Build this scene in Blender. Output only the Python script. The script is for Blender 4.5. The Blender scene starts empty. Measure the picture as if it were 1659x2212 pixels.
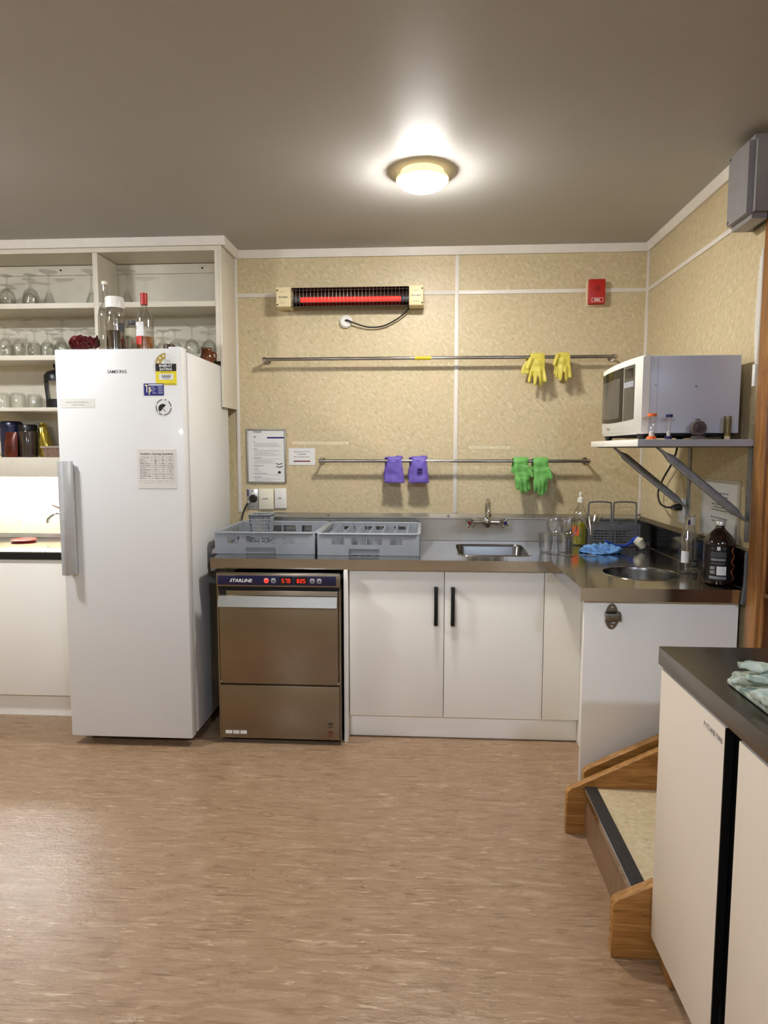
import bpy, bmesh, math, random
from mathutils import Vector, Matrix, noise
PI = math.pi
sc = bpy.context.scene
COL = sc.collection
random.seed(7)

# ------------------------------------------------------------------ camera, world, exposure
cam_d = bpy.data.cameras.new('camera')
cam = bpy.data.objects.new('camera', cam_d); COL.objects.link(cam)
cam_d.sensor_width = 36.0
cam_d.lens = 1422.8 / 2212 * 36.0
cam_d.clip_start = 0.02
cam.location = (0, 0, 1.425)
cam.rotation_euler = (PI / 2 - 0.0945, 0, 0.0622)
sc.camera = cam
w = bpy.data.worlds.new('world'); sc.world = w; w.use_nodes = True
w.node_tree.nodes['Background'].inputs[0].default_value = (0.9, 0.95, 1, 1)
w.node_tree.nodes['Background'].inputs[1].default_value = 0.02
sc.view_settings.view_transform = 'Standard'
sc.view_settings.look = 'None'
sc.view_settings.gamma = 1.0
sc.view_settings.use_curve_mapping = False
sc.view_settings.exposure = 0.55
sc.cycles.max_bounces = 9
sc.cycles.diffuse_bounces = 4
sc.cycles.glossy_bounces = 4
sc.cycles.transparent_max_bounces = 24
sc.cycles.caustics_reflective = False
sc.cycles.use_denoising = True
sc.cycles.adaptive_threshold = 0.03
LAMP_MAIN, LAMP_LEFT, LAMP_COOL, NICHE = 212.0, 262.0, 228.0, 105.0

# ------------------------------------------------------------------ helpers
def lin(c):
    def f(v):
        v /= 255.0
        return v / 12.92 if v <= 0.04045 else ((v + 0.055) / 1.055) ** 2.4
    return (f(c[0]), f(c[1]), f(c[2]), 1.0)

def new_mat(name):
    m = bpy.data.materials.new(name); m.use_nodes = True
    nt = m.node_tree
    return m, nt, nt.nodes['Principled BSDF']

def tex(nt, scale=(1, 1, 1), loc=(0, 0, 0), rot=(0, 0, 0), coord='Object'):
    tc = nt.nodes.new('ShaderNodeTexCoord'); mp = nt.nodes.new('ShaderNodeMapping')
    mp.inputs['Scale'].default_value = scale; mp.inputs['Location'].default_value = loc
    mp.inputs['Rotation'].default_value = rot
    nt.links.new(tc.outputs[coord], mp.inputs['Vector'])
    return mp.outputs['Vector']

def nz(nt, vec, scale, detail=3.0, rough=0.5, dist=0.0):
    n = nt.nodes.new('ShaderNodeTexNoise')
    n.inputs['Scale'].default_value = scale; n.inputs['Detail'].default_value = detail
    n.inputs['Roughness'].default_value = rough; n.inputs['Distortion'].default_value = dist
    nt.links.new(vec, n.inputs['Vector'])
    return n.outputs[0]

def ramp(nt, fac, stops):
    r = nt.nodes.new('ShaderNodeValToRGB')
    e = r.color_ramp.elements
    while len(e) < len(stops): e.new(0.5)
    for k, (p, c) in enumerate(stops):
        e[k].position = p; e[k].color = c if len(c) == 4 else lin(c)
    nt.links.new(fac, r.inputs['Fac'])
    return r.outputs['Color']

def mix(nt, fac, a, b, mode='MIX'):
    m = nt.nodes.new('ShaderNodeMix'); m.data_type = 'RGBA'; m.blend_type = mode
    for sock, v in ((m.inputs[0], fac), (m.inputs[6], a), (m.inputs[7], b)):
        if hasattr(v, 'is_output'): nt.links.new(v, sock)
        else: sock.default_value = v
    return m.outputs[2]

def bump(nt, bsdf, h, strength, dist=0.002):
    b = nt.nodes.new('ShaderNodeBump')
    b.inputs['Strength'].default_value = strength; b.inputs['Distance'].default_value = dist
    nt.links.new(h, b.inputs['Height']); nt.links.new(b.outputs[0], bsdf.inputs['Normal'])

def mat(name, rgb, rough=0.5, metal=0.0, spec=0.5, var=0.06, vs=18.0, bmp=0.0, bs=120.0, trans=0.0, ior=1.45, coat=0.0, emis=None, es=0.0, sheen=0.0):
    m, nt, b = new_mat(name)
    c = lin(rgb)
    v = tex(nt)
    n = nz(nt, v, vs, 4)
    d = tuple(x * (1 - var) for x in c[:3]) + (1,); l = tuple(min(1, x * (1 + var)) for x in c[:3]) + (1,)
    nt.links.new(ramp(nt, n, [(0.3, d), (0.7, l)]), b.inputs['Base Color'])
    b.inputs['Roughness'].default_value = rough; b.inputs['Metallic'].default_value = metal
    b.inputs['Specular IOR Level'].default_value = spec
    b.inputs['Transmission Weight'].default_value = trans; b.inputs['IOR'].default_value = ior
    b.inputs['Coat Weight'].default_value = coat
    b.inputs['Sheen Weight'].default_value = sheen
    if emis:
        b.inputs['Emission Color'].default_value = lin(emis); b.inputs['Emission Strength'].default_value = es
    if bmp: bump(nt, b, nz(nt, v, bs, 3), bmp)
    return m

def m_panel(name, seed, plane):
    # mottled beige laminate: slanted fibrous flecks, darker olive and rosy patches
    m, nt, b = new_mat(name)
    rot = (0, 0.75, 0) if plane == 'xz' else (-0.75, 0, 0)
    sc_ = (1, 1, 0.62)
    v0 = tex(nt, (1, 1, 1), (seed, seed * 2, 0), rot)
    mp = nt.nodes.new('ShaderNodeMapping'); mp.inputs['Scale'].default_value = sc_
    nt.links.new(v0, mp.inputs['Vector']); v = mp.outputs[0]
    a = nz(nt, v, 62, 6, 0.68, 0.25)
    c1 = ramp(nt, a, [(0.26, (162, 144, 108)), (0.44, (197, 181, 145)), (0.58, (208, 193, 160)), (0.74, (232, 221, 194))])
    p = nz(nt, v0, 22, 4, 0.6)
    c2 = mix(nt, ramp(nt, p, [(0.42, (0, 0, 0, 1)), (0.7, (0.55, 0.55, 0.55, 1))]), c1, lin((190, 178, 136)), 'MIX')
    q = nz(nt, tex(nt, (1, 1, 1), (9 + seed, 3, 5)), 7, 3, 0.6)
    c3 = mix(nt, ramp(nt, q, [(0.5, (0, 0, 0, 1)), (0.72, (0.45, 0.45, 0.45, 1))]), c2, lin((214, 186, 152)), 'MIX')
    nt.links.new(c3, b.inputs['Base Color'])
    b.inputs['Roughness'].default_value = 0.42; b.inputs['Specular IOR Level'].default_value = 0.4
    bump(nt, b, a, 0.015, 0.001)
    return m

def m_floor(name):
    # marbled sheet linoleum, streaks running across the room
    m, nt, b = new_mat(name)
    v = tex(nt, (3.2, 17, 1)); v2 = tex(nt, (4.2, 40, 1), (4, 2, 0)); v3 = tex(nt, (1, 1, 1))
    a = nz(nt, v, 2.6, 6, 0.62, 0.9)
    base = ramp(nt, a, [(0.28, (128, 100, 75)), (0.45, (150, 121, 93)), (0.56, (156, 128, 100)), (0.75, (176, 150, 122))])
    s = nz(nt, v2, 1.9, 5, 0.6, 1.6)
    c = mix(nt, ramp(nt, s, [(0.60, (0, 0, 0, 1)), (0.67, (0.7, 0.7, 0.7, 1))]), base, lin((200, 176, 148)))
    s2 = nz(nt, tex(nt, (3.4, 38, 1), (13, 7, 0)), 1.7, 5, 0.62, 1.8)
    c = mix(nt, ramp(nt, s2, [(0.59, (0, 0, 0, 1)), (0.66, (0.7, 0.7, 0.7, 1))]), c, lin((106, 82, 58)))
    sp = nz(nt, v3, 150, 1, 0.5)
    c = mix(nt, ramp(nt, sp, [(0.80, (0, 0, 0, 1)), (0.82, (0.8, 0.8, 0.8, 1))]), c, lin((70, 52, 40)))
    nt.links.new(c, b.inputs['Base Color'])
    r = nz(nt, v3, 9, 4, 0.6)
    rr = nt.nodes.new('ShaderNodeMapRange'); rr.inputs[3].default_value = 0.22; rr.inputs[4].default_value = 0.36
    nt.links.new(r, rr.inputs[0]); nt.links.new(rr.outputs[0], b.inputs['Roughness'])
    b.inputs['Specular IOR Level'].default_value = 0.5
    h = mix(nt, 0.55, nz(nt, v3, 70, 4, 0.65), nz(nt, tex(nt, (12, 40, 1)), 2.5, 4, 0.6))
    bump(nt, b, h, 0.42, 0.005)
    return m

def m_steel(name, rgb=(150, 148, 142), rough=0.3, streak=(1.2, 60, 60), smudge=0.12, spread=0.1):
    m, nt, b = new_mat(name)
    v = tex(nt, streak); v2 = tex(nt)
    a = nz(nt, v, 6, 4, 0.6)
    c = lin(rgb)
    s = nz(nt, v2, 8, 5, 0.65, 0.5)
    cc = mix(nt, s, tuple(x * 0.86 for x in c[:3]) + (1,), tuple(min(1, x * 1.1) for x in c[:3]) + (1,))
    nt.links.new(cc, b.inputs['Base Color'])
    b.inputs['Metallic'].default_value = 1.0
    rr = nt.nodes.new('ShaderNodeMapRange'); rr.inputs[3].default_value = rough - spread; rr.inputs[4].default_value = rough + spread
    f = mix(nt, 0.5, a, s)
    nt.links.new(f, rr.inputs[0]); nt.links.new(rr.outputs[0], b.inputs['Roughness'])
    bump(nt, b, a, smudge, 0.0006)
    return m

def m_wood(name, dark, light, axis='x', scale=1.0, rough=0.35):
    m, nt, b = new_mat(name)
    s = {'x': (1.5, 22, 22), 'y': (22, 1.5, 22), 'z': (22, 22, 1.5)}[axis]
    v = tex(nt, tuple(k * scale for k in s))
    a = nz(nt, v, 2.2, 5, 0.6, 1.2)
    c = ramp(nt, a, [(0.3, dark), (0.5, tuple((x + y) / 2 for x, y in zip(dark, light))), (0.72, light)])
    w2 = nz(nt, tex(nt), 16, 5, 0.7)
    c = mix(nt, ramp(nt, w2, [(0.62, (0, 0, 0, 1)), (0.72, (0.6, 0.6, 0.6, 1))]), c, lin(tuple(x * 0.55 for x in dark)))
    nt.links.new(c, b.inputs['Base Color'])
    b.inputs['Roughness'].default_value = rough
    bump(nt, b, a, 0.15, 0.001)
    return m

def m_glass(name, tint=(0.99, 0.99, 0.985), gloss=1.0, rough=0.02, lo=0.10, hi=0.92):
    # thin drinking-glass wall: mostly clear, mirror-like towards its edges
    m = bpy.data.materials.new(name); m.use_nodes = True
    nt = m.node_tree; nt.nodes.clear()
    out = nt.nodes.new('ShaderNodeOutputMaterial')
    t = nt.nodes.new('ShaderNodeBsdfTransparent'); g = nt.nodes.new('ShaderNodeBsdfGlossy')
    g.inputs['Roughness'].default_value = rough
    g.inputs['Color'].default_value = (gloss, gloss, gloss, 1)
    lw = nt.nodes.new('ShaderNodeLayerWeight'); lw.inputs['Blend'].default_value = 0.5
    n = nz(nt, tex(nt), 30, 2)
    col = mix(nt, lw.outputs['Facing'], tint + (1,), tuple(x * 0.78 for x in tint) + (1,))
    nt.links.new(mix(nt, 0.01, col, n, 'MULTIPLY'), t.inputs['Color'])
    pw = nt.nodes.new('ShaderNodeMath'); pw.operation = 'POWER'; pw.inputs[1].default_value = 4.0
    nt.links.new(lw.outputs['Facing'], pw.inputs[0])
    fr = nt.nodes.new('ShaderNodeMapRange'); fr.inputs[3].default_value = lo; fr.inputs[4].default_value = hi
    nt.links.new(pw.outputs[0], fr.inputs[0])
    ms = nt.nodes.new('ShaderNodeMixShader')
    nt.links.new(fr.outputs[0], ms.inputs[0]); nt.links.new(t.outputs[0], ms.inputs[1]); nt.links.new(g.outputs[0], ms.inputs[2])
    nt.links.new(ms.outputs[0], out.inputs[0])
    return m

def m_check(name, a, b_, c_, freq):
    m, nt, b = new_mat(name)
    v = tex(nt)
    ch = nt.nodes.new('ShaderNodeTexChecker'); ch.inputs['Scale'].default_value = freq
    ch.inputs['Color1'].default_value = lin(a); ch.inputs['Color2'].default_value = lin(b_)
    nt.links.new(v, ch.inputs['Vector'])
    n = nz(nt, v, 14, 4, 0.6)
    cc = mix(nt, ramp(nt, n, [(0.45, (0, 0, 0, 1)), (0.65, (0.6, 0.6, 0.6, 1))]), ch.outputs['Color'], lin(c_))
    nt.links.new(cc, b.inputs['Base Color'])
    b.inputs['Roughness'].default_value = 0.95; b.inputs['Specular IOR Level'].default_value = 0.1
    bump(nt, b, nz(nt, v, 500, 2), 0.4, 0.001)
    return m

def wloc(o):
    v = Vector((0, 0, 0))
    while o is not None:
        v += o.location; o = o.parent
    return v

def obj(name, bm, m, parent=None, smooth=40, at=None):
    bmesh.ops.recalc_face_normals(bm, faces=bm.faces[:])
    if parent is not None: off = wloc(parent)
    elif at is not None: off = Vector(at)
    else:
        xs = [v.co for v in bm.verts]
        off = Vector(((min(c.x for c in xs) + max(c.x for c in xs)) / 2, (min(c.y for c in xs) + max(c.y for c in xs)) / 2, min(c.z for c in xs)))
    for v in bm.verts: v.co -= off
    me = bpy.data.meshes.new(name); bm.to_mesh(me); bm.free()
    for mm in (m if isinstance(m, (list, tuple)) else [m]): me.materials.append(mm)
    if smooth:
        me.shade_smooth(); me.set_sharp_from_angle(angle=math.radians(smooth))
    o = bpy.data.objects.new(name, me); COL.objects.link(o)
    if parent is not None: o.parent = parent
    else: o.location = off
    return o

def tag(o, label, cat, group=None):
    o['label'] = label; o['category'] = cat
    if group: o['group'] = group
    return o

def thing(name, loc, label, cat, group=None):
    o = bpy.data.objects.new(name, None); COL.objects.link(o); o.location = loc
    o.empty_display_size = 0.05
    return tag(o, label, cat, group)

def struct(o):
    o['kind'] = 'structure'; return o

def copy_tree(root, loc, rotz=0.0, label=None, group=None):
    r = root.copy(); COL.objects.link(r); r.location = loc; r.rotation_euler = (0, 0, rotz)
    if label: r['label'] = label
    if group: r['group'] = group
    for ch in list(root.children):
        c = ch.copy(); COL.objects.link(c); c.parent = r
        for g in list(ch.children):
            d = g.copy(); COL.objects.link(d); d.parent = c
    return r

def B(): return bmesh.new()

def box(bm, x0, y0, z0, x1, y1, z1, bev=0.0, seg=2, mi=0):
    x0, x1 = min(x0, x1), max(x0, x1); y0, y1 = min(y0, y1), max(y0, y1); z0, z1 = min(z0, z1), max(z0, z1)
    vs = [bm.verts.new(p) for p in ((x0, y0, z0), (x1, y0, z0), (x1, y1, z0), (x0, y1, z0), (x0, y0, z1), (x1, y0, z1), (x1, y1, z1), (x0, y1, z1))]
    fs = [bm.faces.new([vs[i] for i in f]) for f in ((3, 2, 1, 0), (4, 5, 6, 7), (0, 1, 5, 4), (1, 2, 6, 5), (2, 3, 7, 6), (3, 0, 4, 7))]
    for f in fs: f.material_index = mi
    if bev:
        es = list({e for f in fs for e in f.edges})
        bmesh.ops.bevel(bm, geom=es, offset=bev, segments=seg, affect='EDGES', profile=0.5)
    return bm

def cbox(x0, y0, z0, x1, y1, z1, bev=0.0): return box(B(), x0, y0, z0, x1, y1, z1, bev)

def ring(bm, c, u, v, r, seg, ru=1.0, rv=1.0):
    return [bm.verts.new(c + u * (math.cos(2 * PI * k / seg) * r * ru) + v * (math.sin(2 * PI * k / seg) * r * rv)) for k in range(seg)]

def skin(bm, rings, cap0=True, cap1=True, mi=0, loop=False):
    n = len(rings[0])
    pairs = list(zip(rings[:-1], rings[1:])) + ([(rings[-1], rings[0])] if loop else [])
    for a, b in pairs:
        for k in range(n):
            f = bm.faces.new((a[k], a[(k + 1) % n], b[(k + 1) % n], b[k])); f.material_index = mi
    if not loop:
        if cap0: bm.faces.new(list(reversed(rings[0]))).material_index = mi
        if cap1: bm.faces.new(rings[-1]).material_index = mi

def tube(bm, pts, r, seg=8, closed=False, mi=0, flat=None):
    pts = [Vector(p) for p in pts]; n = len(pts)
    rs = r if isinstance(r, (list, tuple)) else [r] * n
    rings = []; prev = None
    for i, p in enumerate(pts):
        if closed: t = pts[(i + 1) % n] - pts[i - 1]
        else: t = pts[min(i + 1, n - 1)] - pts[max(i - 1, 0)]
        t.normalize()
        if prev is None:
            a = Vector((0, 0, 1)) if abs(t.z) < 0.9 else Vector((0, 1, 0))
            u = t.cross(a).normalized()
        else:
            u = (prev - t * prev.dot(t)).normalized()
        v = t.cross(u); prev = u
        ru, rv = flat[i] if flat else (1, 1)
        rings.append(ring(bm, p, u, v, rs[i], seg, ru, rv))
    skin(bm, rings, not closed, not closed, mi, closed)
    return bm

def smooth_path(pts, n=6):
    P = [Vector(p) for p in pts]; out = []
    for i in range(len(P) - 1):
        p0, p1, p2, p3 = P[max(i - 1, 0)], P[i], P[i + 1], P[min(i + 2, len(P) - 1)]
        for k in range(n):
            t = k / n
            out.append(0.5 * ((2 * p1) + (p2 - p0) * t + (2 * p0 - 5 * p1 + 4 * p2 - p3) * t * t + (3 * p1 - p0 - 3 * p2 + p3) * t ** 3))
    out.append(P[-1]); return out

def cyl(bm, p0, p1, r0, r1=None, seg=20, mi=0):
    return tube(bm, [p0, p1], [r0, r0 if r1 is None else r1], seg, mi=mi)

def lathe(bm, prof, seg=28, c=(0, 0, 0), sx=1.0, sy=1.0, mi=0):
    # closed profile of (r, z); r = 0 at ends closes on the axis
    c = Vector(c); rings = []
    for r, z in prof:
        if r <= 1e-6: rings.append([bm.verts.new(c + Vector((0, 0, z)))])
        else: rings.append([bm.verts.new(c + Vector((math.cos(2 * PI * k / seg) * r * sx, math.sin(2 * PI * k / seg) * r * sy, z))) for k in range(seg)])
    for a, b in zip(rings[:-1], rings[1:]):
        if len(a) == 1 and len(b) == 1: continue
        for k in range(seg):
            j = (k + 1) % seg
            if len(a) == 1: f = bm.faces.new((a[0], b[j], b[k]))
            elif len(b) == 1: f = bm.faces.new((a[k], a[j], b[0]))
            else: f = bm.faces.new((a[k], a[j], b[j], b[k]))
            f.material_index = mi
    return bm

def prism(bm, poly, axis, a0, a1, mi=0):
    # polygon in the plane normal to axis, extruded from a0 to a1
    def P(p, a):
        if axis == 'x': return (a, p[0], p[1])
        if axis == 'y': return (p[0], a, p[1])
        return (p[0], p[1], a)
    A = [bm.verts.new(P(p, a0)) for p in poly]; C = [bm.verts.new(P(p, a1)) for p in poly]
    bm.faces.new(A).material_index = mi; bm.faces.new(list(reversed(C))).material_index = mi
    n = len(poly)
    for k in range(n): bm.faces.new((A[k], C[k], C[(k + 1) % n], A[(k + 1) % n])).material_index = mi
    return bm

def rrect(x0, y0, x1, y1, r, n=5):
    out = []
    for cx, cy, a0 in ((x1 - r, y1 - r, 0), (x0 + r, y1 - r, PI / 2), (x0 + r, y0 + r, PI), (x1 - r, y0 + r, 1.5 * PI)):
        for k in range(n + 1):
            a = a0 + PI / 2 * k / n
            out.append((cx + r * math.cos(a), cy + r * math.sin(a)))
    return out

def holed_slab(outer, holes, z0, z1):
    bm = B(); es = []
    for lp in [outer] + holes:
        vs = [bm.verts.new((p[0], p[1], z1)) for p in lp]
        es += [bm.edges.new((vs[k], vs[(k + 1) % len(vs)])) for k in range(len(vs))]
    r = bmesh.ops.triangle_fill(bm, edges=es, use_beauty=True, use_dissolve=False)
    fs = [f for f in bm.faces]
    ex = bmesh.ops.extrude_face_region(bm, geom=fs)
    for v in [g for g in ex['geom'] if isinstance(g, bmesh.types.BMVert)]: v.co.z = z0
    return bm

FACE_S = Matrix(((1, 0, 0), (0, 0, -1), (0, 1, 0)))      # print facing the room from the back wall
FACE_W = Matrix(((0, 0, -1), (-1, 0, 0), (0, 1, 0)))     # print facing left from the right-hand side

def text(bm, s, h, pos, R=FACE_S, width=None, align='LEFT', bold=0.0, shear=0.0, rot=0.0, mi=0):
    cu = bpy.data.curves.new('t', 'FONT'); cu.body = s; cu.size = 1.0; cu.resolution_u = 1
    cu.align_x = align; cu.offset = bold; cu.shear = shear
    o = bpy.data.objects.new('t', cu)
    me = bpy.data.meshes.new_from_object(o)
    if len(me.vertices):
        xs = [v.co.x for v in me.vertices]; wd = max(xs) - min(xs)
        ky = h / 0.7; kx = ky if width is None else width / wd
        x_off = min(xs) if align == 'LEFT' else (min(xs) + max(xs)) / 2
        c, sn = math.cos(rot), math.sin(rot)
        vm = []
        for v in me.vertices:
            x, y = (v.co.x - x_off) * kx, v.co.y * ky
            vm.append(bm.verts.new(Vector(pos) + R @ Vector((x * c - y * sn, x * sn + y * c, 0))))
        for p in me.polygons:
            try: bm.faces.new([vm[i] for i in p.vertices]).material_index = mi
            except ValueError: pass
    bpy.data.objects.remove(o); bpy.data.curves.remove(cu); bpy.data.meshes.remove(me)
    return bm

def quad(bm, cx, cz, w_, h_, y, R=FACE_S, mi=0):
    # flat printed bar centred at (cx, cz) on a plane facing the room (back wall: y; right side: x = y)
    if R is FACE_S: P = [(cx - w_ / 2, y, cz - h_ / 2), (cx + w_ / 2, y, cz - h_ / 2), (cx + w_ / 2, y, cz + h_ / 2), (cx - w_ / 2, y, cz + h_ / 2)]
    else: P = [(y, cx - w_ / 2, cz - h_ / 2), (y, cx + w_ / 2, cz - h_ / 2), (y, cx + w_ / 2, cz + h_ / 2), (y, cx - w_ / 2, cz + h_ / 2)]
    bm.faces.new([bm.verts.new(p) for p in P]).material_index = mi
    return bm

def remesh(bm, voxel, smooth_it=2):
    me = bpy.data.meshes.new('tmp'); bm.to_mesh(me); bm.free()
    o = bpy.data.objects.new('tmp', me); COL.objects.link(o)
    md = o.modifiers.new('r', 'REMESH'); md.mode = 'VOXEL'; md.voxel_size = voxel
    s = o.modifiers.new('s', 'SMOOTH'); s.iterations = smooth_it; s.factor = 0.5
    dg = bpy.context.evaluated_depsgraph_get(); dg.update()
    m2 = bpy.data.meshes.new_from_object(o.evaluated_get(dg))
    out = B(); out.from_mesh(m2)
    bpy.data.objects.remove(o); bpy.data.meshes.remove(me); bpy.data.meshes.remove(m2)
    return out

ORD = ['first', 'second', 'third', 'fourth', 'fifth', 'sixth', 'seventh', 'eighth', 'ninth', 'tenth', 'eleventh', 'twelfth', 'thirteenth', 'fourteenth', 'fifteenth', 'sixteenth']

# ------------------------------------------------------------------ materials
MAT_PANEL_B = m_panel('beige_laminate_back', 1.0, 'xz')
MAT_PANEL_R = m_panel('beige_laminate_right', 4.0, 'yz')
MAT_FLOOR = m_floor('marbled_linoleum')
MAT_CEIL = mat('ceiling_paint', (182, 180, 177), 0.52, spec=0.25, var=0.02, vs=3, bmp=0.03, bs=60)
MAT_TRIM = mat('white_trim', (226, 220, 212), 0.4, var=0.03)
MAT_LAM = mat('white_laminate', (243, 240, 232), 0.38, var=0.015, vs=4)
MAT_SHELF = mat('cream_shelf_board', (216, 209, 192), 0.5, var=0.03)
MAT_FRIDGE = mat('white_enamel', (222, 222, 221), 0.33, var=0.01, vs=3, coat=0.15)
MAT_GASKET = mat('grey_gasket', (150, 152, 160), 0.6)
MAT_STEEL = m_steel('bench_steel', (184, 180, 173), 0.13, (1.0, 50, 50), 0.02, 0.07)
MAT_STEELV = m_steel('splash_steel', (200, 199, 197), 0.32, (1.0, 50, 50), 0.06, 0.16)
MAT_SIDE = m_steel('dark_reflection_steel', (112, 111, 108), 0.14, (50, 1.0, 50), 0.03, 0.06)  # splash steel with the dark reflection of the room put into its base
MAT_BOWL = m_steel('bowl_steel', (112, 110, 107), 0.26, (1.0, 50, 50), 0.04, 0.08)
MAT_DISH = m_steel('dishwasher_steel', (148, 136, 119), 0.3, (0.8, 70, 70), 0.05, 0.06)
MAT_CHROME = mat('chrome', (200, 198, 194), 0.1, 1.0, var=0.03)
MAT_RAIL = mat('rail_steel', (170, 166, 160), 0.2, 1.0, var=0.04)
MAT_GALV = mat('galvanised_bracket', (142, 144, 148), 0.5, 0.5, var=0.2, vs=30)
MAT_BLACK = mat('black_plastic', (14, 14, 15), 0.35, var=0.1)
MAT_MATTBLK = mat('matt_black', (10, 10, 10), 0.7, var=0.1)
MAT_RUBBER = mat('black_rubber', (18, 17, 17), 0.55, var=0.1)
MAT_RACK = mat('grey_rack_plastic', (154, 159, 166), 0.5, var=0.05)
MAT_DKBASK = mat('dark_grey_plastic', (92, 94, 99), 0.5, var=0.06)
MAT_CREAM = mat('cream_enamel', (226, 211, 168), 0.4, var=0.04)
MAT_RED = mat('red_plastic', (176, 34, 26), 0.4, var=0.06)
MAT_WHITEP = mat('white_plastic', (232, 230, 224), 0.35, var=0.02)
MAT_SWITCH = mat('ivory_plastic', (232, 226, 206), 0.35, var=0.02)
MAT_PAPER = mat('white_paper', (226, 226, 224), 0.7, var=0.02)
MAT_LAMIN = mat('laminated_paper', (224, 222, 216), 0.15, var=0.02, coat=0.5)
MAT_INK = mat('black_ink', (24, 24, 26), 0.7)
MAT_GINK = mat('grey_ink', (128, 128, 130), 0.7)
MAT_DOTINK = mat('dark_grey_ink', (70, 70, 74), 0.7)
MAT_BINK = mat('blue_ink', (30, 36, 120), 0.5)
MAT_WINK = mat('white_ink', (235, 235, 235), 0.6)
MAT_RINK = mat('dark_red_ink', (110, 20, 24), 0.6)
MAT_YINK = mat('yellow_ink', (232, 214, 40), 0.5)
MAT_GOLDINK = mat('ochre_ink', (172, 146, 60), 0.5)
MAT_NAVY = mat('navy_panel', (14, 18, 62), 0.25, coat=0.4)
MAT_LED = mat('red_led', (255, 40, 20), 0.5, emis=(255, 44, 20), es=1.1)
MAT_WOOD = m_wood('varnished_pine_x', (128, 84, 38), (196, 146, 82), 'x')
MAT_WOODZ = m_wood('varnished_pine_z', (116, 74, 36), (170, 120, 66), 'z')
MAT_DOOR = m_wood('dark_stained_door', (58, 26, 8), (92, 46, 16), 'z', rough=0.3)
MAT_TREAD = m_panel('stair_lino', 7.0, 'xz')
MAT_NOSE = mat('ribbed_nosing', (58, 54, 52), 0.4, 0.3, bmp=0.5, bs=400)
MAT_GLASS = m_glass('clear_glass')
MAT_GLASS2 = m_glass('shelf_glass', (0.975, 0.98, 0.97), 1.0, 0.03, 0.06, 0.65)
MAT_YGLOVE = mat('yellow_rubber', (208, 194, 84), 0.5, var=0.06, bmp=0.05, bs=300)
MAT_PGLOVE = mat('purple_rubber', (106, 88, 176), 0.5, var=0.06, bmp=0.05, bs=300)
MAT_GGLOVE = mat('green_rubber', (106, 172, 86), 0.5, var=0.07, bmp=0.05, bs=300)
MAT_BLUECLOTH = mat('blue_cloth', (112, 158, 212), 0.95, spec=0.1, var=0.15, vs=40, bmp=0.4, bs=600)
MAT_TOWEL = m_check('green_check_towel', (150, 164, 146), (178, 187, 172), (206, 209, 200), 26)
MAT_BRUSH = mat('blue_plastic', (24, 66, 170), 0.3)
MAT_BRIST = mat('white_bristle', (226, 220, 200), 0.8, bmp=0.8, bs=500)

# ------------------------------------------------------------------ room shell
XL, XR, YW, YF, ZC = -3.6, 1.2205, 3.808, -3.2, 2.545
XW = 3.0      # the room widens to the right behind the camera
struct(obj('floor', cbox(XL - 0.1, YF - 0.1, -0.1, XW + 0.1, YW + 0.1, 0.0), MAT_FLOOR, at=(0, 0, 0)))
struct(obj('ceiling', cbox(XL - 0.1, YF - 0.1, ZC, XW + 0.1, YW + 0.1, ZC + 0.1), MAT_CEIL, at=(0, 0, ZC)))
wb = struct(obj('wall_back', cbox(XL - 0.1, YW + 0.004, 0, XR + 0.12, YW + 0.1, ZC), MAT_TRIM, at=(0, YW, 0)))
for x0, x1, z0, z1 in ((XL, -1.088, 0.0, ZC), (-1.086, 0.171, 0.0, 2.30), (0.173, XR, 0.0, 2.30), (-1.086, 0.171, 2.302, ZC), (0.173, XR, 2.302, ZC)):
    obj('wall_panel', cbox(x0, YW, z0, x1, YW + 0.004, z1), MAT_PANEL_B, wb)
wr = struct(obj('wall_right', cbox(XR + 0.004, -0.6, 0, XR + 0.1, YW + 0.1, ZC), MAT_TRIM, at=(XR, 0, 0)))
for y0, y1, z0, z1 in ((2.44, YW, 0, 2.30), (2.44, YW, 2.302, ZC), (-0.6, 1.55, 0, 2.30), (-0.6, 1.55, 2.302, ZC), (1.55, 2.44, 2.30, ZC)):
    obj('wall_panel', cbox(XR, y0, z0, XR + 0.004, y1, z1), MAT_PANEL_R, wr)
struct(obj('wall_left', cbox(XL - 0.1, YF, 0, XL, YW, ZC), MAT_PANEL_R, at=(XL, 0, 0)))
struct(obj('wall_front', cbox(XL, YF - 0.1, 0, XW, YF, ZC), MAT_PANEL_B, at=(0, YF, 0)))
struct(obj('wall_wing', cbox(XW, YF, 0, XW + 0.1, -0.6, ZC), MAT_PANEL_R, at=(XW, YF, 0)))
struct(obj('wall_return', cbox(XR + 0.1, -0.6, 0, XW + 0.1, -0.5, ZC), MAT_PANEL_B, at=(XR, -0.6, 0)))
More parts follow.
